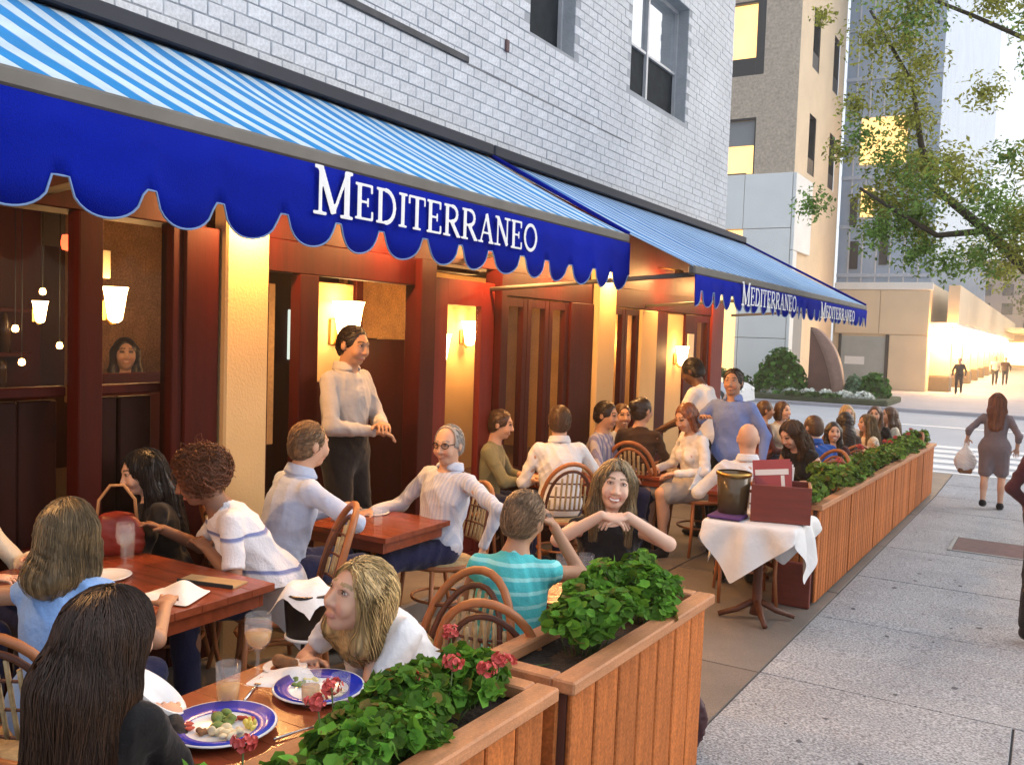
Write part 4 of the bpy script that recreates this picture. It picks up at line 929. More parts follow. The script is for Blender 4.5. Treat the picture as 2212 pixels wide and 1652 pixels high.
# ------------------------------------------------------------------ furniture
m_tab = mat('table_wood', (.23, .05, .02), rough=.22, var=.22, vscale=3, stretch=(1, 8, 8), bump=.06, bscale=40, objvar=.08)
m_ratt = mat('rattan_cane', (.36, .125, .04), rough=.45, var=.25, vscale=9, objvar=.15)
m_ratd = mat('dark_rattan', (.10, .03, .014), rough=.55, var=.25, vscale=14)
m_cane = mat('pale_cane', (.42, .30, .15), rough=.6, var=.3, vscale=40)
def table(label, x0, x1, y0, y1, h=.74):
    xc, yc = (x0+x1)/2, (y0+y1)/2; T = empty('dining_table', (xc, yc, gz(yc)), 0, label, 'table', 'wooden dining tables on the terrace')
    a, b, c, d = x0-xc, x1-xc, y0-yc, y1-yc; n = max(3, round((d-c)/.13)); w = (d-c)/n
    for i in range(n): MB().box(a, b, c+i*w+.0005, c+(i+1)*w-.0005, h-.032, h+random.uniform(-.0004, .0004), bev=.0012).build('tabletop_board', m_tab, T)
    ap = MB(); ap.box(a+.04, b-.04, c+.03, c+.05, h-.10, h-.034); ap.box(a+.04, b-.04, d-.05, d-.03, h-.10, h-.034); ap.box(a+.04, a+.06, c+.051, d-.051, h-.10, h-.034); ap.box(b-.06, b-.04, c+.051, d-.051, h-.10, h-.034); ap.build('apron', m_tab, T)
    MB().lathe([(.0, .05), (.05, .05), (.038, .12), (.034, .4), (.045, h-.12), (.09, h-.04), (0, h-.04)], 14).build('pedestal', m_ratt, T)
    for k in range(4):
        q = k*PI/2+PI/4; c_, s_ = math.cos(q), math.sin(q)
        MB().tube([(.02*c_, .02*s_, .30), (.08*c_, .08*s_, .16), (.18*c_, .18*s_, .06), (.29*c_, .29*s_, .018)], [.022, .024, .022, .018], 8).build('foot', m_ratt, T)
    return T
def chair(label, x, y, ang, s=1., detail=True, seat=.45):
    T = empty('bistro_chair', (x, y, gz(y)), ang, label, 'chair', 'rattan bistro chairs'); T.scale = (s, s, s)
    if detail and 'c' in _ch: pass
    for nm, me in chair_meshes(detail):
        link(nm, me, T)
    return T
_ch = {}
def chair_meshes(detail):
    if detail in _ch: return _ch[detail]
    out = []; S = .45
    # facing +Y ; back at -Y
    st = MB().lathe([(0, S-.03), (.19, S-.03), (.215, S-.012), (.205, S+.008), (0, S+.012)], 24); st.v = [(x*1.0, y*.98+.0, z) for x, y, z in st.v]
    out.append(('seat', st.mesh('seat', m_cane))); rg = MB().tube([(.215*math.cos(t), .21*math.sin(t), S-.012) for t in np.linspace(0, 2*PI, 25)[:-1]], .016, 8, closed=True); out.append(('seat_ring', rg.mesh('seat_ring', m_ratt)))
    def arch(w, hh, yoff, n=17, low=S-.02):
        P_ = []
        for i in range(n):
            t = i/(n-1); a = PI*(t); x = -w*math.cos(a); zt = math.sin(a)
            z = low+(hh-low)*(zt**.62 if zt > 0 else 0); y = -.185-.10*((z-S)/.45)+yoff-.045*(1-(x/w)**2)
            P_.append((x, y, z))
        return P_
    out.append(('back_hoop', MB().tube(arch(.215, .90, 0), .0165, 8).mesh('back_hoop', m_ratt)))
    out.append(('inner_hoop', MB().tube(arch(.170, .845, .003), .012, 7).mesh('inner_hoop', m_ratt if not detail else m_ratd)))
    for sx in (-1, 1):
        out.append(('leg', MB().tube([(sx*.16, .15, S-.02), (sx*.175, .165, .2), (sx*.19, .19, .0)], [.015, .014, .012], 8).mesh('leg', m_ratt)))
        out.append(('leg', MB().tube([(sx*.205, -.17, S+.02), (sx*.20, -.165, S-.05), (sx*.195, -.19, .2), (sx*.205, -.24, 0)], [.015, .015, .014, .012], 8).mesh('leg', m_ratt)))
    out.append(('stretcher', MB().tube([(.165*math.cos(t), .165*math.sin(t), .22) for t in np.linspace(0, 2*PI, 21)[:-1]], .009, 6, closed=True).mesh('stretcher', m_ratt)))
    n = 9; pn = MB()
    for i in range(n):
        x = -.145+.29*i/(n-1); top = .845-.30*abs(x/.17)**2.4-.015
        P_ = []
        for t in np.linspace(0, 1, 6): z = S+.10+(top-S-.10)*t; P_.append((x, -.185-.10*((z-S)/.45)-.045*(1-(x/.17)**2), z))
        if detail: out.append(('cane_strip', MB().tube(P_, .0085, 5).mesh('cane_strip', m_cane)))
        else: pn.tube(P_, .012, 5)
    hz = MB()
    for z in (S+.10, S+.20, S+.30): hz.tube([(x, -.185-.10*((z-S)/.45)-.045*(1-(x/.17)**2)+.004, z) for x in np.linspace(-.165, .165, 7)], .006, 5)
    out.append(('cross_weave', hz.mesh('cross_weave', m_ratd)))
    if not detail: out.append(('woven_panel', pn.mesh('woven_panel', m_cane)))
    _ch[detail] = out; return out
# ------------------------------------------------------------------ tableware
m_wglass = mat('clear_glass', (.8, .82, .85), rough=.03, var=0, alpha=.09, spec=1.)
m_wine = mat('white_wine', (.75, .42, .12), rough=.05, var=0, alpha=.55)
m_china = mat('white_china', (.78, .78, .78), rough=.2, var=.02)
m_rimb = mat('blue_glaze', (.012, .03, .40), rough=.25, var=.15, vscale=30)
m_linen = mat('white_linen', (.78, .77, .76), rough=.9, var=.04, bump=.3, bscale=18)
def wineglass(label, x, y, z, s=1., wine=True, stemmed=True, group='glasses on the tables'):
    T = empty('wine_glass' if stemmed else 'tumbler', (x, y, z), 0, label, 'glass', group); T.scale = (s, s, s)
    if stemmed:
        g = MB().lathe([(0, .0), (.034, .001), (.03, .004), (.006, .010), (.0045, .075), (.012, .084), (.033, .105), (.039, .14), (.036, .185), (.0345, .185), (.0375, .14), (.0315, .106), (.010, .087), (0, .086)], 20); lv = [(0, .0885), (.010, .089), (.031, .108), (.0368, .135), (0, .135)]
    else:
        g = MB().lathe([(0, 0), (.03, 0), (.035, .12), (.0335, .12), (.029, .006), (0, .006)], 18); lv = [(0, .008), (.0285, .008), (.0315, .065), (0, .065)]
    g.build('glass_bowl', m_wglass, T)
    if wine: MB().lathe(lv, 18).build('wine', m_wine, T)
    return T
m_food = [mat('food_green', (.16, .22, .05), var=.3, vscale=40), mat('food_brown', (.22, .10, .04), var=.3, vscale=40), mat('food_cream', (.75, .62, .38), var=.15, vscale=30), mat('food_red', (.45, .07, .04), var=.3, vscale=40), mat('lemon', (.80, .66, .13), rough=.4, var=.1, vscale=40)]
def plate(label, x, y, z, r=.145, food=()):
    T = empty('dinner_plate', (x, y, z), 0, label, 'plate', 'blue rimmed dinner plates')
    MB().lathe([(0, .004), (r*.55, .004), (r*.62, .006), (r*.97, .020), (r, .022), (r*.98, .026), (r*.62, .012), (r*.58, .009), (0, .009)], 36).build('plate_body', m_china, T)
    MB().lathe([(r*.64, .0138), (r*.95, .0252), (r*.95, .0262), (r*.64, .0148)], 36).build('blue_rim', m_rimb, T)
    for i, (nm, mi, fx, fy, sx, sy, sz) in enumerate(food):
        F_ = Field()
        for k in range(11): F_.ell((random.uniform(-.8, .8)*sx, random.uniform(-.8, .8)*sy, .006+sz*random.uniform(.15, .6)), (sx*random.uniform(.18, .4), sy*random.uniform(.18, .4), sz*random.uniform(.2, .4)), rotm('z', random.uniform(0, 90)), .003)
        V, Q = F_.mesh(.003); o = link(nm, npmesh(nm, V, Q, m_food[mi]), None, (x+fx, y+fy, z+.004)); tag(o, {'greens': 'pile of dark salad greens', 'carrot_stick': 'orange carrot stick', 'bread': 'golden pieces of bread or potato', 'rice': 'pale heap of food', 'sliced_tomato': 'red tomato slices', 'shrimp': 'reddish slivers at the rim', 'lemon_wedge': 'yellow lemon wedge'}[nm]+' on the '+('nearest' if y < 1.85 else 'farther')+' blue rimmed plate', 'food', 'food on the dinner plates')
    return T
def cloth(name, label, verts, faces, x, y, z, rz=0, cat='napkin', group='white napkins', m_=None):
    o = MB().add(verts, faces, True).build(name, m_ or m_linen, None, (x, y, z), (0, 0, rz)); s = o.modifiers.new('sub', 'SUBSURF'); s.levels = s.render_levels = 2; return tag(o, label, cat, group)
def napkin(label, x, y, z, rz, a=.12, b=.08, hgt=.05, **k):
    n = 7; vs = []; 
    for i in range(n):
        for j in range(n):
            u, v = i/(n-1)*2-1, j/(n-1)*2-1; e = max(abs(u), abs(v)); vs.append((u*a*(1-.12*v), v*b*(1+.15*u), hgt*(1-e)**.7*(.6+.4*math.sin(3*u+2*v))+.006*math.sin(7*u-5*v)*(1-e)+.004))
    fs = [(i*n+j, (i+1)*n+j, (i+1)*n+j+1, i*n+j+1) for i in range(n-1) for j in range(n-1)]
    return cloth('napkin', label, vs, fs, x, y, z, rz, **k)
Zt = lambda y: gz(y)+.742
table('red brown table with folded white napkin and menu beside the curly haired diner', -3.95, -2.87, 2.18, 2.84)
table('wooden table between the two men in pale blue shirts', -3.80, -3.17, 3.98, 4.62)
table('near table with two blue rimmed plates beside the nearest planter', -2.17, -1.62, 1.46, 2.18)
table('small table between the turquoise shirt and the smiling woman', -2.12, -1.60, 3.42, 3.92)
table('table in front of the man in the pale pink lit white shirt', -4.0, -3.3, 6.95, 7.65)
table('table beside the seated auburn haired woman in white', -3.75, -3.05, 7.9, 8.6)
table('table in front of the bald man', -2.5, -1.85, 7.45, 8.25)
table('table between the diners beside the middle of the long planter', -2.65, -1.88, 9.1, 9.9)
table('table of the diners nearest the crosswalk', -2.75, -1.88, 11.4, 12.3)
table('table near the farthest cream pillars', -3.9, -3.0, 11.0, 11.8)
z3 = Zt(1.8)
plate('nearest blue rimmed plate with salad, lemon and pale food', -1.885, 1.675, z3, .150, [('greens', 0, -.03, .02, .05, .045, .035), ('bread', 1, .0, -.045, .03, .022, .02), ('sliced_tomato', 3, .015, .06, .035, .02, .016), ('lemon_wedge', 4, .065, .045, .022, .016, .03), ('rice', 2, .05, -.03, .045, .03, .035), ('shrimp', 3, -.07, -.05, .04, .02, .012), ('carrot_stick', 3, -.085, .055, .035, .010, .010)])
plate('blue rimmed plate in front of the blonde woman in the white shirt', -1.86, 2.03, Zt(2.03), .140, [('lemon_wedge', 4, -.07, .03, .025, .02, .02), ('rice', 2, .05, -.01, .05, .04, .02), ('greens', 0, -.08, .0, .03, .03, .02)])
wineglass('stemmed glass of white wine standing highest among the near glasses', -2.09, 2.00, Zt(2), 1.12)
wineglass('water tumbler at the near table corner, left of the wine glass', -2.0, 1.80, z3, 1.05, True, False)
wineglass('tumbler of amber drink standing on the near edge of the second plate', -1.80, 1.93, Zt(1.93)+.012, .85, True, False)
wineglass('clear tumbler beside the amber drink, close to the geraniums', -1.72, 1.97, Zt(1.97)+.012, .8, False, False)
napkin('crumpled white napkin between the two blue rimmed plates', -2.01, 2.05, Zt(2.05), .5, .11, .08, .05)
MB_ = MB().lathe([(0, 0), (.05, 0), (.085, .03), (.10, .065), (.094, .066), (.078, .034), (.045, .008), (0, .008)], 28)
tag(MB_.build('bowl', m_china, None, (-2.12, 1.60, z3)), 'white china bowl tipped behind the brunette at the near table', 'bowl').rotation_euler = (math.radians(-28), math.radians(28), 0)
bpy.data.objects['bowl'].location.z += .03
napkin('folded white napkin lying near the corner of the red brown table', -3.05, 2.45, Zt(2.5), .3, .12, .10, .09)
t = empty('menu_folder', (-3.08, 2.69, Zt(2.7)), .25, 'tan menu folder lying by the curly haired diner', 'menu'); MB().box(-.16, .13, -.055, .055, .0, .012, bev=.003).build('cover', mat('menu_leather', (.36, .24, .12), var=.15), t); MB().box(-.155, .125, -.058, -.05, .002, .020, bev=.002).build('spine', m_dark, t)
wineglass('clear tumbler on the red brown table by the woman in black', -3.72, 2.72, Zt(2.7), 1, False, False); wineglass('second clear tumbler on the red brown table beside its taller neighbour', -3.60, 2.62, Zt(2.6), 1.1, False, True); wineglass('third clear glass on the red brown table nearest its left end', -3.80, 2.55, Zt(2.6), 1., False, True)
MB().lathe([(0, 0), (.09, 0), (.11, .012), (.108, .014), (.085, .005), (0, .005)], 24).build('side_plate', m_china, None, (-3.5, 2.45, Zt(2.45)), label='small white side plate in the middle of the red brown table', cat='plate')
wineglass('small tumbler in the middle of the table between the two men', -3.42, 4.22, Zt(4.2), .8, False, False); MB().lathe([(0, 0), (.09, 0), (.11, .012), (.108, .014), (.085, .005), (0, .005)], 24).build('side_plate', m_china, None, (-3.68, 4.48, Zt(4.48)), label='white plate by the hand of the man with glasses', cat='plate')
wineglass('tumbler at the elbow of the turquoise shirted diner', -1.93, 3.77, Zt(3.8), 1.05, False, False); wineglass('clear tumbler next to the white saucer under the smiling woman', -1.84, 3.83, Zt(3.8), 1.1, False, False)
MB().lathe([(0, 0), (.05, 0), (.075, .015), (.072, .018), (.04, .006), (0, .006)], 24).build('saucer', m_china, None, (-1.76, 3.72, Zt(3.7)), label='white saucer beside the geraniums on the small table', cat='saucer')
# wine cooler on a stand
t = empty('wine_cooler', (-2.52, 2.68, gz(2.68)), 0, 'dark metal wine cooler with a white cloth over its rim, on a slim stand', 'wine cooler')
m_cool = mat('dark_pewter', (.07, .055, .05), rough=.35, metal=.8, var=.2)
MB().lathe([(0, .62), (.085, .62), (.10, .80), (.106, .81), (.10, .815), (.094, .80), (.08, .63), (0, .63)], 28).build('bucket', m_cool, t); MB().lathe([(.088, .622), (.094, .625), (.094, .634), (.088, .637)], 28).build('bucket_band', m_china, t)
s_ = MB(); [s_.tube([(.02*math.cos(q), .02*math.sin(q), .61), (.03*math.cos(q), .03*math.sin(q), .35), (.16*math.cos(q), .16*math.sin(q), .0)], .008, 6) for q in (0, 2.1, 4.2)]; s_.build('stand', m_cool, t)
vs = []; n = 9
for i in range(n):
    for j in range(n):
        u, v = i/(n-1)*2-1, j/(n-1)*2-1; rr = math.hypot(u, v); vs.append((u*.115, v*.115, .83+.02*math.sin(5*u)*math.cos(4*v)-max(0, rr-.78)*.16))
MB().add(vs, [(i*n+j, (i+1)*n+j, (i+1)*n+j+1, i*n+j+1) for i in range(n-1) for j in range(n-1)], True).build('draped_cloth', m_linen, t)
# white cloth hanging from the curly diner's lap
vs = []; n = 8
for i in range(n):
    for j in range(n):
        u, v = i/(n-1), j/(n-1); vs.append((-.20+.42*u, .02*math.sin(6*u)+.10*v, -.30*v**1.5*(.35+.8*u)+.02*math.sin(9*u+3*v)))
cloth('napkin', 'white napkin with a blue edge hanging from the lap of the curly haired diner', vs, [(i*n+j, (i+1)*n+j, (i+1)*n+j+1, i*n+j+1) for i in range(n-1) for j in range(n-1)], -2.96, 2.86, .64, .3)
# ------------------------------------------------------------------ host stand: small table, cloth, menu box
ps = empty('serving_table', (-1.72, 6.42, gz(6.4)), 0, 'small pedestal table under the white cloth at the end of the long planter', 'table')
MB().box(-.31, .31, -.31, .31, .70, .725, bev=.006).build('tabletop', m_tab, ps); MB().lathe([(0, .03), (.05, .03), (.035, .1), (.032, .68), (.08, .70), (0, .70)], 14).build('pedestal', m_ratd, ps)
for k in range(4):
    q = k*PI/2+.5; c_, s_ = math.cos(q), math.sin(q); MB().tube([(.03*c_, .03*s_, .12), (.14*c_, .14*s_, .06), (.27*c_, .27*s_, .02)], [.024, .022, .018], 8).build('foot', m_ratd, ps)
n = 33; vs = []; half = .32
for i in range(n):
    for j in range(n):
        u, v = i/(n-1)*2-1, j/(n-1)*2-1; R_ = .53; X, Y = u*R_, v*R_
        ang = PI/4-.12; xx, yy = X*math.cos(ang)-Y*math.sin(ang), X*math.sin(ang)+Y*math.cos(ang)
        ox, oy = max(0, abs(xx)-half), max(0, abs(yy)-half); o = math.hypot(ox, oy)
        px, py = math.copysign(min(abs(xx), half), xx), math.copysign(min(abs(yy), half), yy)
        fold = .03*math.sin(math.atan2(yy, xx)*11)*min(1, o/.12)
        dx, dy = (ox/o if o else 0)*math.copysign(1, xx), (oy/o if o else 0)*math.copysign(1, yy); out = .012+o*.10+fold
        vs.append((px+dx*out*(1 if o else 0), py+dy*out*(1 if o else 0), .733-(o*.985 if o else 0)+.002*math.sin(9*xx)))
cloth('tablecloth', 'white tablecloth hanging in points from the small serving table', vs, [(i*n+j, (i+1)*n+j, (i+1)*n+j+1, i*n+j+1) for i in range(n-1) for j in range(n-1)], -1.72, 6.42, gz(6.4), 0, 'tablecloth', None)
mbx = empty('menu_box', (-1.58, 6.40, gz(6.4)+.738), .25, 'dark red wooden box full of menus on the white cloth', 'box'); mbx.scale = (1.25, 1.0, .95)
m_bx = mat('box_wood', (.17, .03, .018), rough=.45, var=.25, vscale=5, stretch=(1, 1, 5)); m_bx2 = mat('box_side_wood', (.28, .12, .05), rough=.5, var=.25)
MB().box(-.16, .16, -.15, -.135, 0, .27, bev=.003).build('box_panel', m_bx, mbx); MB().box(-.16, .16, .135, .15, 0, .27, bev=.003).build('box_panel', m_bx, mbx); MB().box(.145, .16, -.134, .134, 0, .27, bev=.003).build('box_panel', m_bx2, mbx); MB().box(-.16, -.145, -.134, .134, 0, .27, bev=.003).build('box_panel', m_bx, mbx); MB().box(-.144, .144, -.134, .134, 0, .012).build('box_bottom', m_bx, mbx)
m_mred = mat('menu_red', (.36, .05, .05), rough=.5, var=.1); m_mw = mat('menu_white', (.75, .70, .66), rough=.5, var=.05)
for i in range(4):
    M_ = empty('menu', (0, 0, 0), 0, ['red menu with white borders leaning at the front of the menu box', 'red menu leaning in the middle of the menu box', 'white edged menu leaning behind the red ones in the menu box', 'white menu at the very back of the menu box'][i], 'menu', 'menus in the box'); M_.location = (-1.62-.02*i, 6.40+.05*i, gz(6.4)+.755); M_.rotation_euler = (math.radians(-14), math.radians(-6+3*i), .25)
    MB().box(-.13, .13, -.006, .006, 0, .40-.02*i, bev=.002).build('menu_cover', m_mred if i < 2 else m_mw, M_); MB().box(-.115, .115, -.0095, -.0065, .29, .33).build('title_band', m_mw if i < 2 else m_mred, M_); MB().box(.06, .085, -.0095, -.0065, .02, .285).build('edge_band', m_mw if i < 2 else m_mred, M_)
bk = empty('ice_bucket', (-1.90, 6.33, gz(6.4)+.738), 0, 'dark glass ice bucket beside the menu box on the white cloth', 'ice bucket'); bk.scale = (1.2, 1.2, 1.2); MB().lathe([(0, 0), (.085, 0), (.10, .25), (.095, .25), (.08, .01), (0, .01)], 24).build('bucket', mat('smoked_glass', (.10, .07, .035), rough=.1, var=.2), bk); MB().lathe([(.097, .235), (.106, .24), (.106, .256), (.097, .26)], 24).build('bucket_rim', m_brass, bk)
MB().box(-.12, .12, -.10, .10, 0, .02, bev=.008).build('folded_cloth', mat('purple_cloth', (.09, .035, .16), rough=.9, var=.2), None, (-1.90, 6.22, gz(6.4)+.738), label='folded purple cloth under the ice bucket', cat='cloth')
# low red end board behind the serving table
MB().box(-.14, .14, -.02, .02, 0, .34, bev=.006).build('end_panel', m_bx, None, (-1.60, 6.93, gz(6.9)), label='dark red low board closing the end of the long planter', cat='board')

bg_ = empty('tote_bag', (-1.39, 4.0, gz(4)), .1, 'dark maroon bag standing on the pavement at the end of the planter with two bushes', 'bag'); bg_.scale = (.75, .75, .8)
Fb = Field().ell((0, 0, .18), (.16, .08, .19), None, .05).cap((0, 0, .05), (0, 0, .30), .10, .06, .05); Fb.wr = .01; Fb.wl = .8; Fb.cut_plane((0, 0, .004), (0, 0, -1)); V, Q = Fb.mesh(.012); link('bag_body', npmesh('bag_body', V, Q, mat('maroon_leather', (.05, .012, .018), rough=.55, var=.2)), bg_); MB().tube([(-.08, 0, .32), (-.06, 0, .42), (0, 0, .46), (.06, 0, .42), (.08, 0, .32)], .009, 6).build('handle', m_dark, bg_)

hb = empty('handbag', (-3.83, 2.74, Zt(2.74)), .9, 'dark red leather handbag standing on the far end of the red brown table', 'handbag')
Fb = Field().ell((0, 0, .10), (.13, .06, .11), None, .03).cap((-.08, 0, .04), (.08, 0, .04), .05, k=.03).cap((-.05, 0, .17), (.05, 0, .17), .03, k=.04); Fb.wr = .006; Fb.wl = .7; Fb.cut_plane((0, 0, .002), (0, 0, -1)); V, Q = Fb.mesh(.009); link('bag_body', npmesh('bag_body', V, Q, mat('red_leather', (.20, .02, .012), rough=.4, var=.2)), hb)
MB().tube([(-.09, 0, .16), (-.08, 0, .27), (-.03, 0, .34), (.03, 0, .34), (.08, 0, .27), (.09, 0, .16)], .008, 6).build('handle', mat('tan_strap', (.45, .24, .10), rough=.5), hb)
napkin('white napkin propped beside the dark red handbag', -3.92, 2.62, Zt(2.62), .4, .05, .04, .16)

m_steel = mat('cutlery_steel', (.6, .6, .6), rough=.2, metal=1, var=0)
def cutlery(kind, label, x, y, rz):
    T = empty(kind, (x, y, Zt(y)+.003), rz, label, 'cutlery', 'cutlery on the near table'); m = MB(); m.tube([(0, -.09, .002), (0, .0, .004), (0, .03, .003)], [.0045, .003, .0028], 6)
    if kind == 'fork':
        m.box(-.010, .010, .03, .052, .002, .004); m.build('handle', m_steel, T)
        for q in (-.0085, -.003, .003, .0085): MB().box(q-.0012, q+.0012, .0525, .09, .002, .004).build('tine', m_steel, T)
    else: m.build('handle', m_steel, T); MB().prism([(-.006, .03), (.008, .031), (.010, .08), (.002, .11), (-.006, .10)], .0015, 'z', .002).build('blade', m_steel, T)
cutlery('fork', 'fork left of the second blue rimmed plate', -2.03, 1.93, .5); cutlery('knife', 'knife lying between the wine glass and the nearest plate', -2.06, 1.84, .9); cutlery('fork', 'fork lying beside the nearest blue rimmed plate', -1.70, 1.80, -.3)
bb_ = empty('bread_plate', (-2.08, 2.11, Zt(2.1)), 0, 'small white bread plate at the far corner of the near table', 'plate'); MB().lathe([(0, .002), (.045, .002), (.072, .012), (.070, .015), (.043, .005), (0, .005)], 24).build('plate_body', m_china, bb_)
F_ = Field().cap((-.03, 0, .022), (.03, .005, .022), .022, .018); F_.wr = .004; F_.wl = .5; V, Q = F_.mesh(.004); tag(link('bread_roll', npmesh('bread_roll', V, Q, m_food[1]), None, (-2.08, 2.11, Zt(2.1)+.004)), 'brown bread roll on the small white plate', 'bread')
# ------------------------------------------------------------------ buildings across the side street
ZG = -.45
m_bbrick = mat('brown_brick', (.46, .38, .29), rough=.9, var=.12, vscale=3, speck=.25, speckscale=9, bump=.3, bscale=12)
m_lime = mat('pale_limestone', (.74, .75, .72), rough=.8, var=.06, vscale=.8)
m_buff = mat('buff_limestone', (.66, .53, .36), rough=.8, var=.07, vscale=.8)
m_litw = mat('lit_window', (1, .7, .3), var=.25, vscale=.7, emit=(1, .55, .16), estr=1.15)
m_blind = mat('grey_blind', (.25, .26, .26), rough=.8, var=.05)
m_curt = mat('blue_curtain_wall', (.32, .41, .53), rough=.22, var=.12, vscale=.8, spec=.6)
m_dframe = mat('dark_bronze', (.03, .027, .025), rough=.5)
B1 = empty('office_building', (-9.75, 39, ZG), label='brown brick building on a pale stone base across the side street', cat='building')
def bx(name, m_, x0, x1, y0, y1, z0, z1, par=B1, bev=0.): return MB().box(x0, x1, y0, y1, z0, z1, bev=bev).build(name, m_, par)
def rect_wall(name, m_, par, ax, at, a0, a1, z0, z1, holes):
    w = MB()
    for a, b, c, d in rects(a0, a1, z0, z1, holes):
        w.add([(a, at, c), (b, at, c), (b, at, d), (a, at, d)] if ax == 'y' else [(at, a, c), (at, b, c), (at, b, d), (at, a, d)], [(0, 1, 2, 3)])
    return w.build(name, m_, par)
# front face (towards us) at local y=0 ; corner at local x=0
hf_ = [(-3.3, -1.50, 13.6+k*4.7, 16.75+k*4.7) for k in range(4)]+[(-3.3, -1.72, 9.4, 11.8)]+[(-8.4, -5.2, 13.6+k*4.7, 16.75+k*4.7) for k in range(4)]
rect_wall('brick_front', m_bbrick, B1, 'y', 0, -26, 0, 9.36, 34, hf_)
for i, h in enumerate(hf_):
    o = bx('window', m_litw if i in (0, 4, 2, 6) else m_blind, h[0], h[1]-(.35 if i == 0 else .05), .25, .3, h[2]+(.75 if i == 0 else 0), h[3]); f = MB(); f.box(h[1]-.36 if i == 0 else h[1]-.06, h[1], .0, .24, h[2], h[3]); f.box(h[0], h[1]-.37, .02, .24, h[2], h[2]+(.74 if i == 0 else .05)); f.box(h[0], h[1], .02, .24, h[3]-.08, h[3]); f.build('window_frame', m_dframe, o)
    if i == 4: bx('blind', m_blind, h[0], h[1]-.06, .18, .22, h[2]+1.25, h[3]-.09, o)
# stone base panels
for r_i in range(4):
    for c_i in range(9):
        x1 = -.02-c_i*2.05; z0 = r_i*2.34
        if r_i == 2 and c_i == 1: continue
        bx('stone_panel', m_lime, x1-2.03, x1, -.12, .0, z0+.012, z0+2.33, bev=.015)
bx('window', m_litw, -4.1, -2.1, .05, .1, 4.7, 7.0); bx('shop_glow', m_litw, -3.6, -2.2, -.16, -.125, .4, 4.4)
# side face, bright stone box over a recessed entrance
bx('side_base', m_lime, -.0, .14, -.10, 2.9, 6.1, 9.34, bev=.02); bx('side_pier', m_lime, 0, .14, -.10, .55, 0, 6.08, bev=.02); bx('entrance_recess', m_dframe, -.3, -.02, .56, 2.8, 0, 6.0); bx('entrance_door', m_blind, -.018, .02, .8, 2.6, 0, 5.2)
hs_ = [(2.2+j*4.2, 3.5+j*4.2, 9.7+k*4.6, 12.3+k*4.6) for k in range(5) for j in range(2)]
rect_wall('stone_side', m_buff, B1, 'x', 0, 0, 9.0, 0, 34, hs_)
for h in hs_: o = MB().box(-.3, -.25, h[0], h[1], h[2], h[3]).build('window', m_glass, B1); f = MB(); f.box(-.24, -.02, h[0], h[0]+.08, h[2], h[3]); f.box(-.24, -.02, h[1]-.08, h[1], h[2], h[3]); f.box(-.24, -.02, h[0], h[1], h[2], h[2]+.7); f.build('window_frame', m_dframe, o)
bx('core', m_bbrick, -26, -.31, .31, 9, 0, 34)
B2 = empty('glass_tower', (-9.6, 48.2, ZG), label='blue glass tower rising behind a buff stone podium', cat='building')
bx('stone_podium', m_buff, -.1, 4.4, .0, 40, 0, 5.3, B2); bx('cornice', m_lime, -.1, 4.5, -.15, -.005, 4.95, 5.32, B2, .03)
for k, (a, b, c, d) in enumerate(((.0, 2.1, 2.75, 4.93), (2.12, 4.38, 2.75, 4.93), (2.62, 4.38, 0, 2.73))): bx('stone_panel', m_buff, a, b, -.10, -.004, c, d, B2, .02)
gar = bx('garage_door', mat('garage_grey', (.33, .36, .34), rough=.6, var=.1, vscale=2), .35, 2.45, -.05, -.004, 0, 2.62, B2); bx('door_jamb', m_dframe, .22, .34, -.12, -.0035, 0, 2.73, B2); bx('door_jamb', m_dframe, 2.46, 2.6, -.12, -.0035, 0, 2.73, B2); MB().box(.55, 1.5, -.056, -.051, 1.2, 1.6).build('notice', m_lime, gar)
bx('glass_front', m_curt, -.1, 4.35, .2, 40, 5.33, 40, B2)
mu = MB()
for k in range(14): pass
[bx('floor_band', mat('spandrel_grey', (.42, .48, .56), rough=.5), -.1, 4.36, .12, .195, 5.6+k*2.45, 5.78+k*2.45, B2) for k in range(14)]; mv = MB(); [mv.box(.4+k*.66, .47+k*.66, .14, .194, 5.34, 40) for k in range(6)]; tag(mv.build('mullions', m_frame, B2), kind='stuff')
for (a, b, c, d, mm) in ((.75, 2.9, 11.2, 13.5, m_litw), (.9, 1.5, 8.6, 10.0, m_litw), (1.8, 2.3, 8.0, 9.6, m_dframe), (.5, .9, 6.0, 7.4, m_dframe), (1.9, 2.3, 6.2, 7.5, m_dframe), (.4, .75, 8.2, 9.6, m_dframe)): bx('window', mm, a, b, .10, .118, c, d, B2)
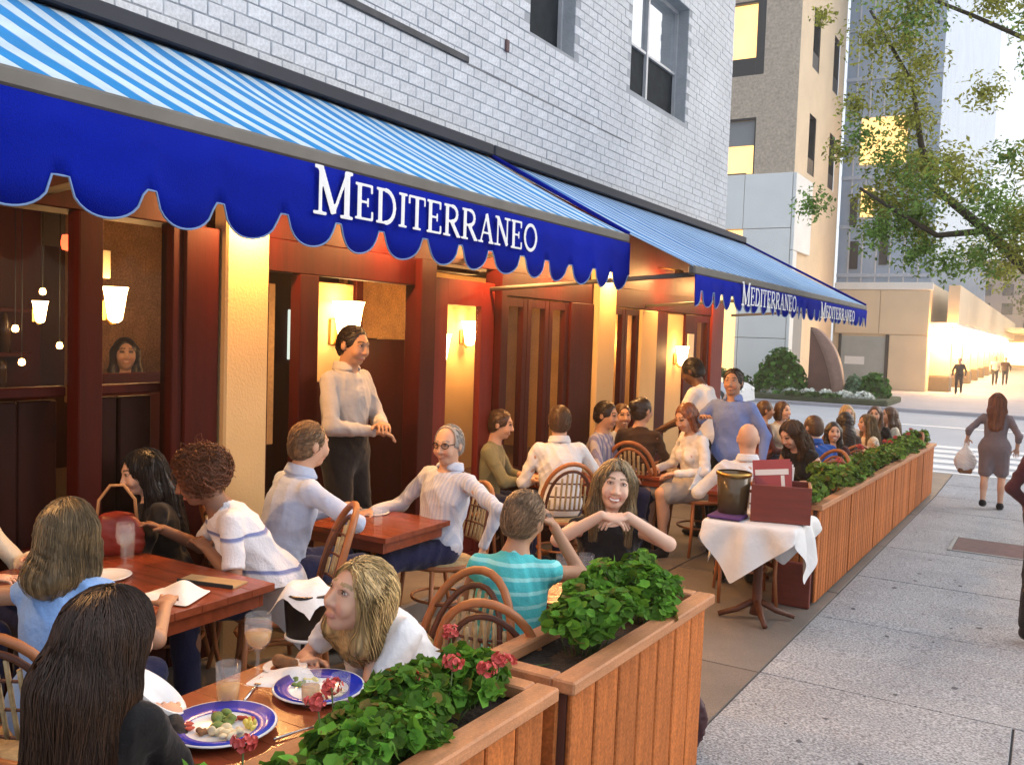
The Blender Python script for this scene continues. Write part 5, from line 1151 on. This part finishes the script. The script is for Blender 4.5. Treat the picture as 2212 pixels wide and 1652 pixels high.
# colonnade with lamps running away along the avenue
CX = -4.55
m_colb = mat('column_base', (.13, .105, .08), rough=.8)
m_globe = mat('globe_glow', (1, .9, .7), var=0, emit=(1, .66, .28), estr=110)
cw_ = empty('arcade', (CX, 48, ZG), label='buff stone arcade receding along the avenue with lit soffit', cat='building')
bx('arcade_wall', m_buff, -2.6, -2.5, .4, 75, 0, 5.3, cw_); bx('arcade_soffit', m_lime, -2.49, .55, .4, 75, 3.25, 3.4, cw_); bx('arcade_fascia', m_buff, .1, .6, .4, 75, 3.41, 5.2, cw_)
for i in range(10):
    y = 1.2+i*6.4; c = bx('column', m_buff, -.75, .25, y, y+1.0, .75, 3.24, cw_, .04); MB().box(-.8, .30, y-.05, y+1.05, 0, .748, bev=.03).build('column_base', m_colb, c)
    t = empty('globe_lamp', (CX+.28, 48+y-.45, ZG+2.75), 0, 'glowing globe lamp on the '+['nearest', 'second', 'third', 'fourth', 'fifth', 'sixth', 'seventh', 'eighth', 'ninth', 'farthest'][i]+' column of the arcade', 'lamp', 'globe lamps along the arcade')
    MB().lathe([(0, -.34), (.2, -.3), (.36, 0), (.2, .3), (0, .34)], 14).build('lamp_globe', m_globe, t); MB().tube([(0, 0, .3), (0, .34, .36)], .04).build('lamp_arm', m_brass, t)
    if i < 6: point('lamp_light', (.0, -.6, -.1), 300, (1, .45, .12), .25, t)
B3 = empty('distant_building', (0, 125, ZG), label='pinkish apartment building closing the end of the avenue', cat='building')
bx('wall', mat('pink_stone', (.40, .31, .27), rough=.9, var=.1, vscale=.2), -9, 14, 0, 12, 0, 13, B3); bx('shop_front', mat('bright_shop_window', (1, .75, .4), var=.3, vscale=.5, emit=(1, .6, .22), estr=4), -9, 6, -.2, -.01, .3, 3.0, B3)
for k in range(4):
    for j in range(9): bx('window', m_glass, -8+j*2.4, -6.8+j*2.4, -.1, -.01, 4+k*2.3, 5.4+k*2.3, B3)
bx('street_canopy', m_buff, -6.5, 3, -28, -.3, 3.9, 4.2, B3)
# ------------------------------------------------------------------ planting bed with a curved sculpture, bushes and white flowers
bed = MB().box(-15, -5.0, 34.9, 38.4, ZG-.02, ZG+.22, bev=.05).build('planting_bed', mat('bed_soil', (.07, .08, .04), rough=1, var=.3, vscale=4), kind='structure')
m_cor = mat('rusted_bronze', (.14, .06, .04), rough=.7, var=.25, vscale=2)
sc_ = empty('sculpture', (-7.45, 36.2, ZG+.2), 0, 'curved brown metal sculpture standing in the planting bed', 'sculpture')
o1 = [(-.62, 0), (-.62, 2.62)]+[(-.55+1.15*math.sin(t*.5*PI)**1.15, 2.62-2.62*t**1.0*(.25+.75*t)) for t in np.linspace(.05, 1, 14)]
fixn(MB().prism(o1, .5, 'y', -.25).build('curved_body', m_cor, sc_))
bnd = MB()
for i, t in enumerate(np.linspace(0.02, 1, 16)): x = -.50+1.15*math.sin(t*.5*PI)**1.15; z = 2.60-2.60*t*(.25+.75*t); w = .12+.34*math.sin(t*PI*.8); bnd.v += [(x+.02, -.30, z), (x-w, -.30, z-.02), (x+.02, .27, z), (x-w, .27, z-.02)]
for i in range(15): a = i*4; bnd.f += [[a, a+1, a+5, a+4], [a+2, a+6, a+7, a+3], [a, a+4, a+6, a+2], [a+1, a+3, a+7, a+5]]; bnd.mi += [0]*4; bnd.sm += [True]*4
bnd.build('curved_band', mat('lighter_bronze', (.26, .15, .11), rough=.6, var=.15), sc_)
def bush(label, x, y, z, rx, ry, rz_, n, size, colr, cone=0., nm='bush', mat_=None):
    D = rng.normal(size=(n, 3)); D /= np.linalg.norm(D, axis=1)[:, None]; D[:, 2] = np.abs(D[:, 2]); sc = 1-cone*D[:, 2:3]*np.array([[1, 1, 0]])
    P_ = D*np.array([rx, ry, rz_])*sc*rng.uniform(.72, 1.05, (n, 1)); N_ = D+rng.normal(size=D.shape)*.5; N_ /= np.linalg.norm(N_, axis=1)[:, None]
    V, Q, C_ = leafmesh(P_, N_, size*rng.uniform(.6, 1.3, n), np.array(colr)*rng.uniform(.5, 1.7, (n, 1)), k=5)
    T = empty(nm, (x, y, z), 0, label, 'plant', 'plants in the bed across the street'); tag(link('foliage', npmesh('foliage', V, Q, mat_ or m_leaf, smooth=False, col=C_), T), kind='stuff')
    MB().tube([(0, 0, -.05), (0, 0, rz_*.7)], .03, 6).build('stem', m_stem, T); return T
bush('large rounded green bush left of the curved sculpture', -9.15, 36.0, ZG+.2, 1.15, .9, 1.75, 1500, .10, (.06, .16, .02), .25)
bush('low green bush in front of the garage door', -5.75, 36.6, ZG+.2, .62, .6, .95, 600, .09, (.05, .15, .02))
bush('small pale green shrub between the sculpture and the garage door', -6.45, 36.4, ZG+.2, .35, .35, .8, 260, .08, (.12, .22, .12))
bush('low dark green shrub far left in the bed', -11.4, 36.0, ZG+.2, 1.3, .8, .8, 700, .10, (.05, .12, .03))
for k in range(9): bush(('clump of white flowers at the foot of the large bush', 'clump of white flowers left of the sculpture foot', 'clump of white flowers in front of the sculpture', 'clump of white flowers at the right of the sculpture', 'clump of white flowers below the pale shrub', 'clump of white flowers before the low bush', 'clump of green ground cover under the large bush', 'clump of green ground cover under the sculpture', 'clump of green ground cover beside the low bush')[k], -9.3+(k % 6)*.68+(k//6)*.9, 35.35-(k//6)*.25, ZG+.2, .42, .25, .26 if k < 6 else .16, 160, .07, (.7, .72, .66) if k < 6 else (.08, .15, .04), nm='flower_clump' if k < 6 else 'ground_cover_plant')
# white car parked on the side street, half hidden behind the terrace
m_car = mat('white_car_paint', (.75, .75, .76), rough=.25, var=.02)
car = empty('parked_car', (-11.2, 31.2, -.575), 0, 'white car on the side street, half hidden behind the standing man', 'car')
prof = [(-2.2, .25), (-2.2, .75), (-2.05, .86), (-1.45, .92), (-.75, 1.40), (.35, 1.42), (.95, .98), (1.9, .84), (2.15, .70), (2.2, .25)]
fixn(MB().prism(prof, 1.7, 'y', -.85).build('car_body', m_car, car)); 
for sy in (-.87, .861): MB().prism([(-1.3, .93), (-.72, 1.34), (.3, 1.36), (.78, .98)], .009, 'y', sy).build('side_window', m_glass, car)
for wx in (-1.35, 1.35):
    for sy in (-.88, .68):
        w_ = MB().tube([(wx, sy, .32), (wx, sy+.2, .32)], .32, 18).build('wheel', m_dframe, car); MB().tube([(wx, sy-.006, .32), (wx, sy+.206, .32)], .19, 14).build('rim', m_frame, w_)
for sy in (-.62, .62): MB().box(2.12, 2.2, sy-.14, sy+.14, .60, .70, bev=.02).build('headlight', m_lime, car)
# ------------------------------------------------------------------ street tree leaning over the pavement
m_bark = mat('bark', (.085, .065, .045), rough=.95, var=.3, vscale=8, bump=.6, bscale=25)
tr = empty('street_tree', (1.75, 11.2, gz(11.2)), 0, 'leafy street tree whose branches hang over the pavement at the right', 'tree')
ox, oy, oz = 1.75, 11.2, gz(11.2)
TL = lambda x, y, z: (x-ox, y-oy, z-oz)
MB().tube([(0, 0, -.1), (.02, 0, 1.2), (-.05, .02, 2.3), (-.02, .05, 3.6), (.1, .0, 5.2), (.0, .1, 7.2)], [.21, .165, .15, .13, .10, .05], 12).build('trunk', m_bark, tr)
LIMBS = [[(1.7, 11.2, 1.9), (.9, 11.1, 2.25), (-.28, 10.8, 2.62), (-.66, 10.7, 3.02), (-1.2, 10.6, 3.5), (-1.33, 10.6, 3.95), (-1.45, 10.6, 4.6), (-1.9, 10.5, 5.4)], [(-.66, 10.7, 3.02), (-1.1, 10.4, 2.95), (-1.5, 10.1, 3.2), (-1.8, 9.9, 3.4)],
 [(1.7, 11.2, 3.2), (.8, 10.9, 4.2), (.0, 10.7, 4.7), (-.9, 10.5, 5.2), (-1.7, 10.3, 5.6)], [(1.72, 11.2, 2.8), (.9, 12, 3.4), (.1, 12.6, 3.5), (-.7, 13, 3.2)], [(1.7, 11.2, 4.2), (2.4, 10.6, 5.4), (2.9, 10.2, 6.4)], [(1.7, 11.2, 4.4), (1.2, 12.2, 5.8), (.6, 12.8, 6.8)], [(1.7, 11.2, 3.8), (.9, 10.0, 4.6), (.1, 9.2, 5.0), (-.7, 8.8, 5.2)]]
for k, L_ in enumerate(LIMBS):
    n = len(L_); MB().tube([TL(*p) for p in L_], list(np.linspace(.075 if k == 0 else .038, .014, n)), 8).build('limb', m_bark, tr)
CL = []
for L_ in LIMBS:
    for i in range(1, len(L_)):
        a, b = np.array(L_[i-1]), np.array(L_[i])
        for _ in range(3): CL.append((a+(b-a)*random.random()+rng.normal(size=3)*np.array([.28, .35, .26]), random.uniform(.20, .38)))
# clumps seen in the photograph: hanging left edge, lower right mass, top right mass
for (x, y, z, r_l) in ((-1.95, 10.2, 4.35, .22), (-2.05, 10.2, 3.85, .2), (-1.85, 10.1, 4.0, .25), (-1.6, 10.2, 3.75, .3), (-1.75, 10.3, 3.35, .22), (-1.65, 10.4, 3.0, .2), (-1.4, 10.5, 3.1, .25), (-1.3, 10.3, 2.75, .25), (-1.0, 10.5, 2.68, .28), (-.7, 10.5, 2.75, .33), (-.35, 10.5, 2.75, .28), (-.3, 10.4, 3.1, .35), (-1.8, 10.2, 5.0, .35), (-1.4, 10.2, 5.2, .4), (-1.5, 10.2, 4.5, .35), (-.5, 10.5, 3.75, .22), (-.2, 10.2, 3.6, .3), (-2.35, 10.3, 5.35, .14), (-1.9, 10.2, 5.6, .3), (-.6, 12.9, 2.75, .3), (-.9, 13, 3.0, .25), (.3, 10.6, 5, .5), (.6, 10.5, 3.2, .45), (.9, 10.7, 4.4, .5), (1.5, 11, 5.4, .6), (2.2, 11, 5.8, .6), (1.6, 11.5, 7.0, .6), (2.6, 10.6, 6.6, .5), (.9, 11.8, 6.4, .6)): CL.append((np.array([x, y, z]), r_l))
Pl, Nl, Cl = [], [], []
for c, r_l in CL:
    n = int(2100*r_l**1.35); d = rng.normal(size=(n, 3)); d /= np.linalg.norm(d, axis=1)[:, None]; rr = r_l*rng.uniform(.15, 1.15, (n, 1))
    Pl.append(c+d*rr*np.array([1, 1, .85])+np.array([0, 0, -.0])); Nl.append(d*.5+rng.normal(size=(n, 3))*.6+np.array([0, 0, .6])); t = rng.uniform(.5, 1.6, (n, 1)); Cl.append((np.array([.38, .38, .08]) if random.random() < .5 else np.array([.22, .34, .08]))*t)
Pl = np.concatenate(Pl)-np.array([ox, oy, oz]); Nl = np.concatenate(Nl); Nl /= np.linalg.norm(Nl, axis=1)[:, None]; Cl = np.concatenate(Cl); n = len(Pl)
t1 = np.cross(Nl, rng.normal(size=(n, 3))); t1 /= np.linalg.norm(t1, axis=1)[:, None]; t2 = np.cross(Nl, t1); S_ = rng.uniform(.018, .036, n)[:, None]
V = np.stack([Pl-t1*S_, Pl+t2*S_*.5+Nl*S_*.12, Pl+t1*S_*1.05-Nl*S_*.2, Pl-t2*S_*.5+Nl*S_*.12], 1).reshape(-1, 3); Q = np.arange(4*n).reshape(n, 4)
tag(link('crown', npmesh('crown', V, Q, m_leaf, smooth=False, col=np.repeat(Cl, 4, 0)), tr), kind='stuff')
for k, (x, y, hh, rr) in enumerate(((2.2, 62, 9, 3.2), (1.5, 80, 9.5, 3.6), (1.6, 98, 10, 4.0))):
    T = empty('avenue_tree', (x, y, ZG), 0, ['nearest tree of the row farther along the avenue', 'middle tree of the row farther along the avenue', 'last tree of the row farther along the avenue'][k], 'tree', 'trees along the avenue'); MB().tube([(0, 0, 0), (-.1, 0, hh*.4), (.1, 0, hh*.75)], [.22, .16, .06], 8).build('trunk', m_bark, T)
    n = 2600; d = rng.normal(size=(n, 3)); d /= np.linalg.norm(d, axis=1)[:, None]; cc = rng.normal(size=(16, 3))*np.array([rr*.5, rr*.5, rr*.4]); P_ = cc[rng.integers(0, 16, n)]+d*rr*.38*rng.uniform(.3, 1.1, (n, 1))+np.array([0, 0, hh*.72])
    V, Q, C_ = leafmesh(P_, d, rng.uniform(.08, .16, n), np.array([.055, .09, .025])*rng.uniform(.5, 1.6, (n, 1)), k=4); tag(link('crown', npmesh('crown', V, Q, m_leaf, smooth=False, col=C_), T), kind='stuff')
# ------------------------------------------------------------------ the people
AW, TO, LE, RI = np.array([-.51, .86]), np.array([.51, -.86]), np.array([-.86, -.51]), np.array([.86, .51])
G = 'diners seated on the terrace'
def sit(label, head, face, ch=None, det=True, **k):
    e_, inf = person(label, head, face, group=G, **k)
    if ch: p = inf['loc']((0, -.02, 0)); chair(ch, p.x, p.y, inf['th'], inf['sc']*1.03, det)
    return e_, inf
PALE = fabric('pale_grey_shaded_white', (.40, .37, .355))  # grey skirt, and the doorway waiter's white shirt with shade in the colour
AQUA = stripes('cloth_aqua_stripe', (.07, .52, .55), (.30, .72, .72), .052, axis=2, duty=.72, bump=.2)
TOWEL = stripes('cloth_white_blue_stripe', (.72, .72, .78), (.18, .22, .45), .17, axis=2, duty=.90, bump=.25)
PLAID = stripes('cloth_plaid', (.20, .20, .34), (.42, .40, .46), .05, axis=0, duty=.5)
FINE = stripes('cloth_fine_stripe', (.50, .55, .68), (.62, .64, .72), .022, axis=0, duty=.5)
sit('woman with long dark brown hair seen from behind at the near table', (-1.94, 1.41, 1.13), AW*.95+RI*.15, 'rattan chair under the long haired brunette in the corner', fem=True, hair=('long', 'dbrown', .50), top=(BLACK, 'long'), skin='fair', h=.0055, strands=1800, hw=1.28, hyaw=-22, hpitch=12, lean=6, R=(.04, .36, .80), Lf=(-.12, .34, .80))
sit('blonde woman in a sky blue sleeveless top seen from behind', (-2.90, 1.90, 1.165), AW*.85+RI*.1, 'rattan chair behind the blonde in the blue top', fem=True, hair=('long', 'dblonde', .12), top=(SKYB, 'none'), skin='tan', h=.006, strands=1000, lean=8, hpitch=5, side=-4, R=(.2, .36, .82), Lf=(-.36, .22, .86), Lp=(-1, .1, -.2))
sit('person in a white sleeved top leaning in from the left edge', (-4.02, 2.12, 1.18), RI*.9+TO*.2, 'rattan chair at the left edge', True, fem=True, hair=('long', 'dark', .3), top=(CREAM, 'long'), skin='fair', h=.007, lean=14, R=(.20, .46, .80), Lf=(-.1, .42, .82))
sit('pale faced woman with black hair and black clothes beyond the table', (-4.02, 2.98, 1.12), LE*.8+TO*.45, 'rattan chair of the woman in black', fem=True, hair=('long', 'black', .35), top=(BLACK, 'long'), eyes=True, skin='pale', h=.0055, hpitch=16, strands=300, hyaw=10, lean=10, R=(.1, .38, .80), Lf=(-.12, .36, .80))
sit('curly auburn haired diner in a white shirt with blue stripes, leaning on the table', (-3.50, 2.90, 1.165), LE*.72+TO*.25, 'rattan chair behind the curly haired diner', fem=True, hair=('curly', 'auburn'), top=(TOWEL, 'short', dict(sl=.8, hem=.12)), skin='brown', h=.0055, strands=1500, lean=34, hpitch=20, hyaw=-8, R=(.20, .50, .80), Lf=(-.08, .30, .76), Rp=(.6, -.2, -.7), Lp=(-.6, -.3, -.6), twist=8)
sit('man with short light brown hair in a pale blue shirt, back turned', (-3.50, 3.72, 1.265), AW*.55+RI*.75, 'rattan chair under the man with his back turned', hair=('crop', 'light'), top=(LTBLUE, 'long'), skin='fair', h=.0055, strands=700, collar=True, lean=16, hpitch=6, hyaw=8, R=(.10, .36, .80), Lf=(-.14, .40, .80), Rp=(1, .2, -.3))
sit('grey haired man with glasses in a pale striped shirt and navy trousers', (-3.28, 4.72, 1.185), LE*.72+TO*.55, 'rattan chair with the arm of the man with glasses over its back', hair=('receding', 'grey'), top=(FINE, 'long', dict(nv=.02, nd=.02)), bot=(NAVY, 'trousers'), skin='fair', h=.0050, strands=500, eyes=True, glasses=True, collar=True, lean=-10, twist=12, hyaw=14, hpitch=6, R=(.24, .34, .76), Lf=(-.34, -.12, .60), Lp=(-.8, -.3, .3))
person('waiter in a white shirt and black trousers standing in the doorway', (-3.87, 4.51, 1.80), TO*.42+RI*.9, eyes=True, seated=False, floor=0., strands=500, headk=.96, hair=('crop', 'dark'), top=(PALE, 'long', dict(hem=-.09)), bot=(BLACK, 'trousers'), skin='tan', h=.0055, collar=True, hyaw=-6, hpitch=12, R=(.06, .25, 1.05), Lf=(.0, .27, 1.09), Rp=(.9, -.5, -.5), Lp=(-.9, -.5, -.5), group='waiters', curl=35)
sit('blonde woman in a white T-shirt leaning over the near table', (-1.90, 2.30, 1.03), LE*.5+TO*.72, 'rattan chair beside the blonde in the white T-shirt', fem=True, hair=('long', 'blonde', .36), top=(WHITE, 'short', dict(sl=.62)), skin='fair', h=.0045, strands=1600, eyes=True, headk=1.06, hw=1.05, lean=40, side=0, hpitch=-13, hyaw=-10, hroll=-8, nk=.015, nfwd=.06, R=(.16, .40, .74), Lf=(-.06, .30, .84), Rp=(.7, -.1, -.7), Lp=(-1, -.1, -.25), bot=(LTBLUE, 'trousers'), curl=75)
sit('diner with short brown hair in a turquoise striped top, back turned, hand to the face', (-1.83, 3.24, 1.14), AW*.9+RI*.22, 'rattan chair with pale cane strips behind the turquoise top', hair=('short', 'light'), top=(AQUA, 'short', dict(sl=.18)), skin='tan', h=.005, strands=900, lean=14, hpitch=8, hyaw=-16, hroll=6, R=(.12, .34, 1.08), Lf=(-.12, .40, .82), Rp=(.75, .45, -1.0), fem=True, bot=(KHAKI, 'trousers'))
sit('smiling woman with long hair making an arch with both arms', (-1.80, 4.07, 1.18), TO*.98+LE*.03, None, fem=True, hair=('long', 'dblonde', .36), top=(BLACK, 'none', dict(nv=.02)), skin='pale', h=.0042, strands=1100, lean=12, hpitch=-3, hroll=-7, eyes=True, smile=True, R=(.06, .36, 1.055), Lf=(-.06, .36, 1.055), Rp=(1, .1, -.6), Lp=(-1, .1, -.6), hd={1: (-.95, .1, -.15, 0, -.2, -1), -1: (.95, .1, -.15, 0, -.2, -1)}, curl=30)
sit('man in a white shirt seen from behind on a dark rattan chair', (-3.48, 6.63, 1.20), AW*.9+LE*.2, 'dark rattan chair under the man in the white shirt', hair=('short', 'brown'), top=(WHITE, 'long'), strands=300, h=.007, collar=True, lean=8, hyaw=-10, R=(.26, .36, .82))
sit('man in an olive shirt by the door post, in profile', (-3.98, 6.55, 1.13), RI*.95+TO*.15, 'rattan chair by the door post', True, hair=('short', 'brown'), top=(OLIVE, 'rolled'), strands=300, h=.007, lean=10, hpitch=10, R=(.1, .44, .74), Lf=(-.16, .40, .74))
sit('dark haired man in a plaid shirt looking right', (-3.60, 7.85, 1.16), RI*.8+TO*.35, 'rattan chair of the man in the plaid shirt', False, hair=('short', 'dark'), top=(PLAID, 'long'), skin='olive', strands=300, h=.007, hpitch=8, hyaw=-5)
sit('fair woman smiling beside the cream pillar', (-3.70, 8.41, 1.11), TO*.9+RI*.2, None, fem=True, hair=('pony', 'brown'), top=(LTBLUE, 'short'), skin='fair', h=.006, smile=True)
sit('woman with a dark bun in dark clothes, back turned', (-3.42, 8.25, 1.20), AW*.8+RI*.3, 'rattan chair of the woman with the bun', False, fem=True, hair=('bun', 'dark'), top=(BROWNC, 'long'), h=.007, hyaw=-28)
sit('woman with auburn hair in a white top and pale grey skirt', (-2.95, 8.09, 1.17), LE*.8+TO*.3, 'rattan chair of the auburn haired woman in white', True, fem=True, hair=('bob', 'red'), top=(WHITE, 'long'), bot=(PALE, 'skirt'), skin='fair', h=.007, lean=8, hpitch=26, hyaw=14)
napkin('white napkin hanging over the back of the chair of the auburn haired woman', -2.72, 7.95, .42, 1.2, .12, .02, .30)
person('dark skinned waiter in a white shirt bending over a table', (-3.32, 9.2, 1.565), LE*.7+AW*.5, seated=False, hair=('short', 'black'), top=(WHITE, 'short', dict(sl=.8)), bot=(BLACK, 'trousers'), skin='dark', strands=300, h=.0065, lean=12, hpitch=26, R=(.2, .42, 1.0), Lf=(-.16, .40, .98), group='waiters')
person('standing man in a blue shirt with dark hair, looking across the terrace', (-2.58, 8.42, 1.52), TO*.75+LE*.55, seated=False, hair=('short', 'dark'), top=(MIDB, 'long'), bot=(BLACK, 'trousers'), eyes=True, skin='tan', strands=300, h=.006, R=(.16, .30, 1.24), Lf=(-.30, .02, .86), collar=True, hyaw=8, Rp=(.8, -.2, -.7))
sit('bald man in a white shirt seen from behind the serving table', (-2.02, 7.05, 1.14), AW*.95+RI*.1, 'rattan chair of the bald man', True, hair=('bald', 'light'), top=(WHITE, 'long'), skin='fair', h=.006, collar=True, lean=5, R=(.22, .36, .82), Lf=(-.3, .3, .8))
sit('woman with her head bowed and brown hair hiding her face', (-2.10, 8.59, 1.03), LE*.8+TO*.5, 'rattan chair of the woman with bowed head', False, fem=True, hair=('long', 'brown', .28), top=(BLACK, 'none'), skin='fair', h=.0065, lean=24, hpitch=30, strands=300)
sit('man in a bright royal blue shirt leaning over the planter', (-2.05, 9.46, 1.05), AW*.9+LE*.15, 'rattan chair of the man in royal blue', False, hair=('short', 'brown'), top=(ROYAL, 'long'), skin='fair', h=.0065, lean=10, collar=True, hyaw=15)
sit('dark haired woman with her face towards the camera among the far diners', (-2.05, 10.5, .91), TO*.95+LE*.1, 'rattan chair of the dark haired woman', False, fem=True, hair=('long', 'dark', .3), top=(MAROON, 'short'), skin='fair', h=.006, smile=True, lean=14)
sit('woman with dark hair seen from behind beyond her companion', (-2.12, 11.5, .96), AW*.9+LE*.1, 'rattan chair beyond the dark haired woman', False, fem=True, hair=('long', 'dark', .3), top=(BROWNC, 'short'), h=.008)
sit('blonde woman in profile with long hair near the planter', (-2.0, 12.3, .89), LE*.9+TO*.1, 'rattan chair of the far blonde woman', False, fem=True, hair=('long', 'dblonde', .34), top=(CREAM, 'none'), skin='fair', h=.007, lean=12, strands=250)
sit('man with dark hair at the back, left of the woman in pink', (-3.18, 11.84, 1.01), RI*.9, 'rattan chair of the man at the back', False, hair=('short', 'brown'), top=(MAROON, 'long'), skin='tan', h=.009)
sit('woman in a pale pink top facing the street at the back', (-3.02, 12.1, 1.0), TO*.7+RI*.5, 'rattan chair of the woman in pale pink', False, fem=True, hair=('bob', 'brown'), top=(CREAM, 'short'), skin='pale', h=.008, lean=10)
sit('fair haired person facing the camera at the far end', (-2.26, 12.38, .99), TO*.95, 'rattan chair of the fair haired person at the far end', False, fem=True, hair=('bob', 'blonde'), top=(WHITE, 'short'), skin='fair', h=.008)
sit('long haired woman with hand to her hair at the farthest table', (-2.1, 13.6, .92), TO*.8+LE*.5, 'rattan chair at the farthest table, left', False, fem=True, hair=('long', 'brown', .3), top=(BLACK, 'short'), skin='fair', h=.008)
sit('last seated woman beside the crosswalk with brown hair', (-1.99, 14.1, .89), LE*.9, 'rattan chair at the farthest table, right', False, fem=True, hair=('long', 'brown', .34), top=(CREAM, 'short'), skin='fair', h=.008, lean=10)
# passers-by
wk, wi = person('woman with long red hair in a grey dress walking away with a shopping bag', (-.60, 14.0, 1.18), np.array([.0, 1.]), seated=False, fem=True, hair=('long', 'red', .30), top=(GREYD, 'rolled', dict(hem=.3)), bot=(GREYD, 'skirt'), skin='fair', h=.0065, strands=400, Lf=(-.34, .08, .93), R=(.26, .10, .84), stride=.10, group='people walking by')
bp = wi['loc']((-.35, .10, .93)); sb = empty('shopping_bag', (bp.x, bp.y, bp.z-.02), .2, 'translucent white plastic shopping bag carried by the walking woman', 'bag')
Fb = Field().ell((0, 0, -.30), (.15, .09, .17), None, .05).cap((0, 0, -.20), (0, 0, -.07), .08, .025, .06); Fb.wr = .012; Fb.wl = .7; V, Q = Fb.mesh(.012); link('bag_body', npmesh('bag_body', V, Q, mat('plastic_bag', (.70, .70, .72), rough=.4, var=.05)), sb); MB().tube([(-.03, 0, -.10), (-.02, 0, .0), (.0, 0, .03), (.02, 0, 0), (.03, 0, -.1)], .007, 6).build('handle', m_linen, sb); MB().box(-.09, .09, -.06, .06, -.47, -.38, bev=.02).build('bag_contents', m_food[1], sb)
person('person in dark maroon clothes at the right edge walking away', (.09, 7.15, 1.42), np.array([.15, 1.]), seated=False, fem=True, hair=('long', 'dark', .3), top=(MAROON, 'long', dict(hem=.3)), bot=(BLACK, 'trousers'), skin='fair', h=.008, stride=.14, group='people walking by', Lf=(-.13, .05, .86))
for (x, y, hz_, fc, lb, tp) in ((-3.75, 48.0, 1.27, (0, -1), 'distant pedestrian in dark clothes beside the arcade', CHAR), (-2.9, 62., 1.3, (.2, -1), 'distant pair walking under the arcade lamps: person in a pale top', CREAM), (-2.4, 63., 1.25, (.1, -1), 'distant pair walking under the arcade lamps: person in a brown top', BROWNC), (-.9, 57, 1.28, (0, 1), 'distant pedestrian near the middle of the avenue pavement', MAROON), (-.45, 59, 1.28, (0, 1), 'distant pedestrian at the right end of the avenue pavement', GREYD)):
    person(lb, (x, y, hz_), fc, seated=False, hair=('short', 'dark'), top=(tp, 'long'), bot=(CHAR, 'trousers'), h=.02, group='people walking by', stride=.1)
# two diners indoors
for (x, y, lb) in ((-5.9, 4.28, 'diner with dark hair seated indoors behind the window pane'), (-6.1, 4.9, 'second diner seated indoors behind the same window pane')):
    person(lb, (x, y, 1.66), (.9, -.5), floor=.35, fem=True, hair=('long', 'dark', .3), top=(WHITE, 'short'), skin='fair', h=.010, group='diners indoors')
# ------------------------------------------------------------------ thin scattering volume added to make the far lamps glow
hz = MB().box(-60, 40, -12, 150, -1.7, 42).build('glow_haze', mat('haze_surface', (1, 1, 1), var=0), kind='stuff')
hm = bpy.data.materials.new('lamp_glow_haze'); hm.use_nodes = True; hn = hm.node_tree; hn.nodes.clear(); ho = hn.nodes.new('ShaderNodeOutputMaterial'); hv = hn.nodes.new('ShaderNodeVolumePrincipled'); hv.inputs['Density'].default_value = .0020; hv.inputs['Color'].default_value = (.95, .95, .95, 1); hv.inputs['Anisotropy'].default_value = .6
hn.links.new(hv.outputs[0], ho.inputs['Volume']); hz.data.materials.clear(); hz.data.materials.append(hm)
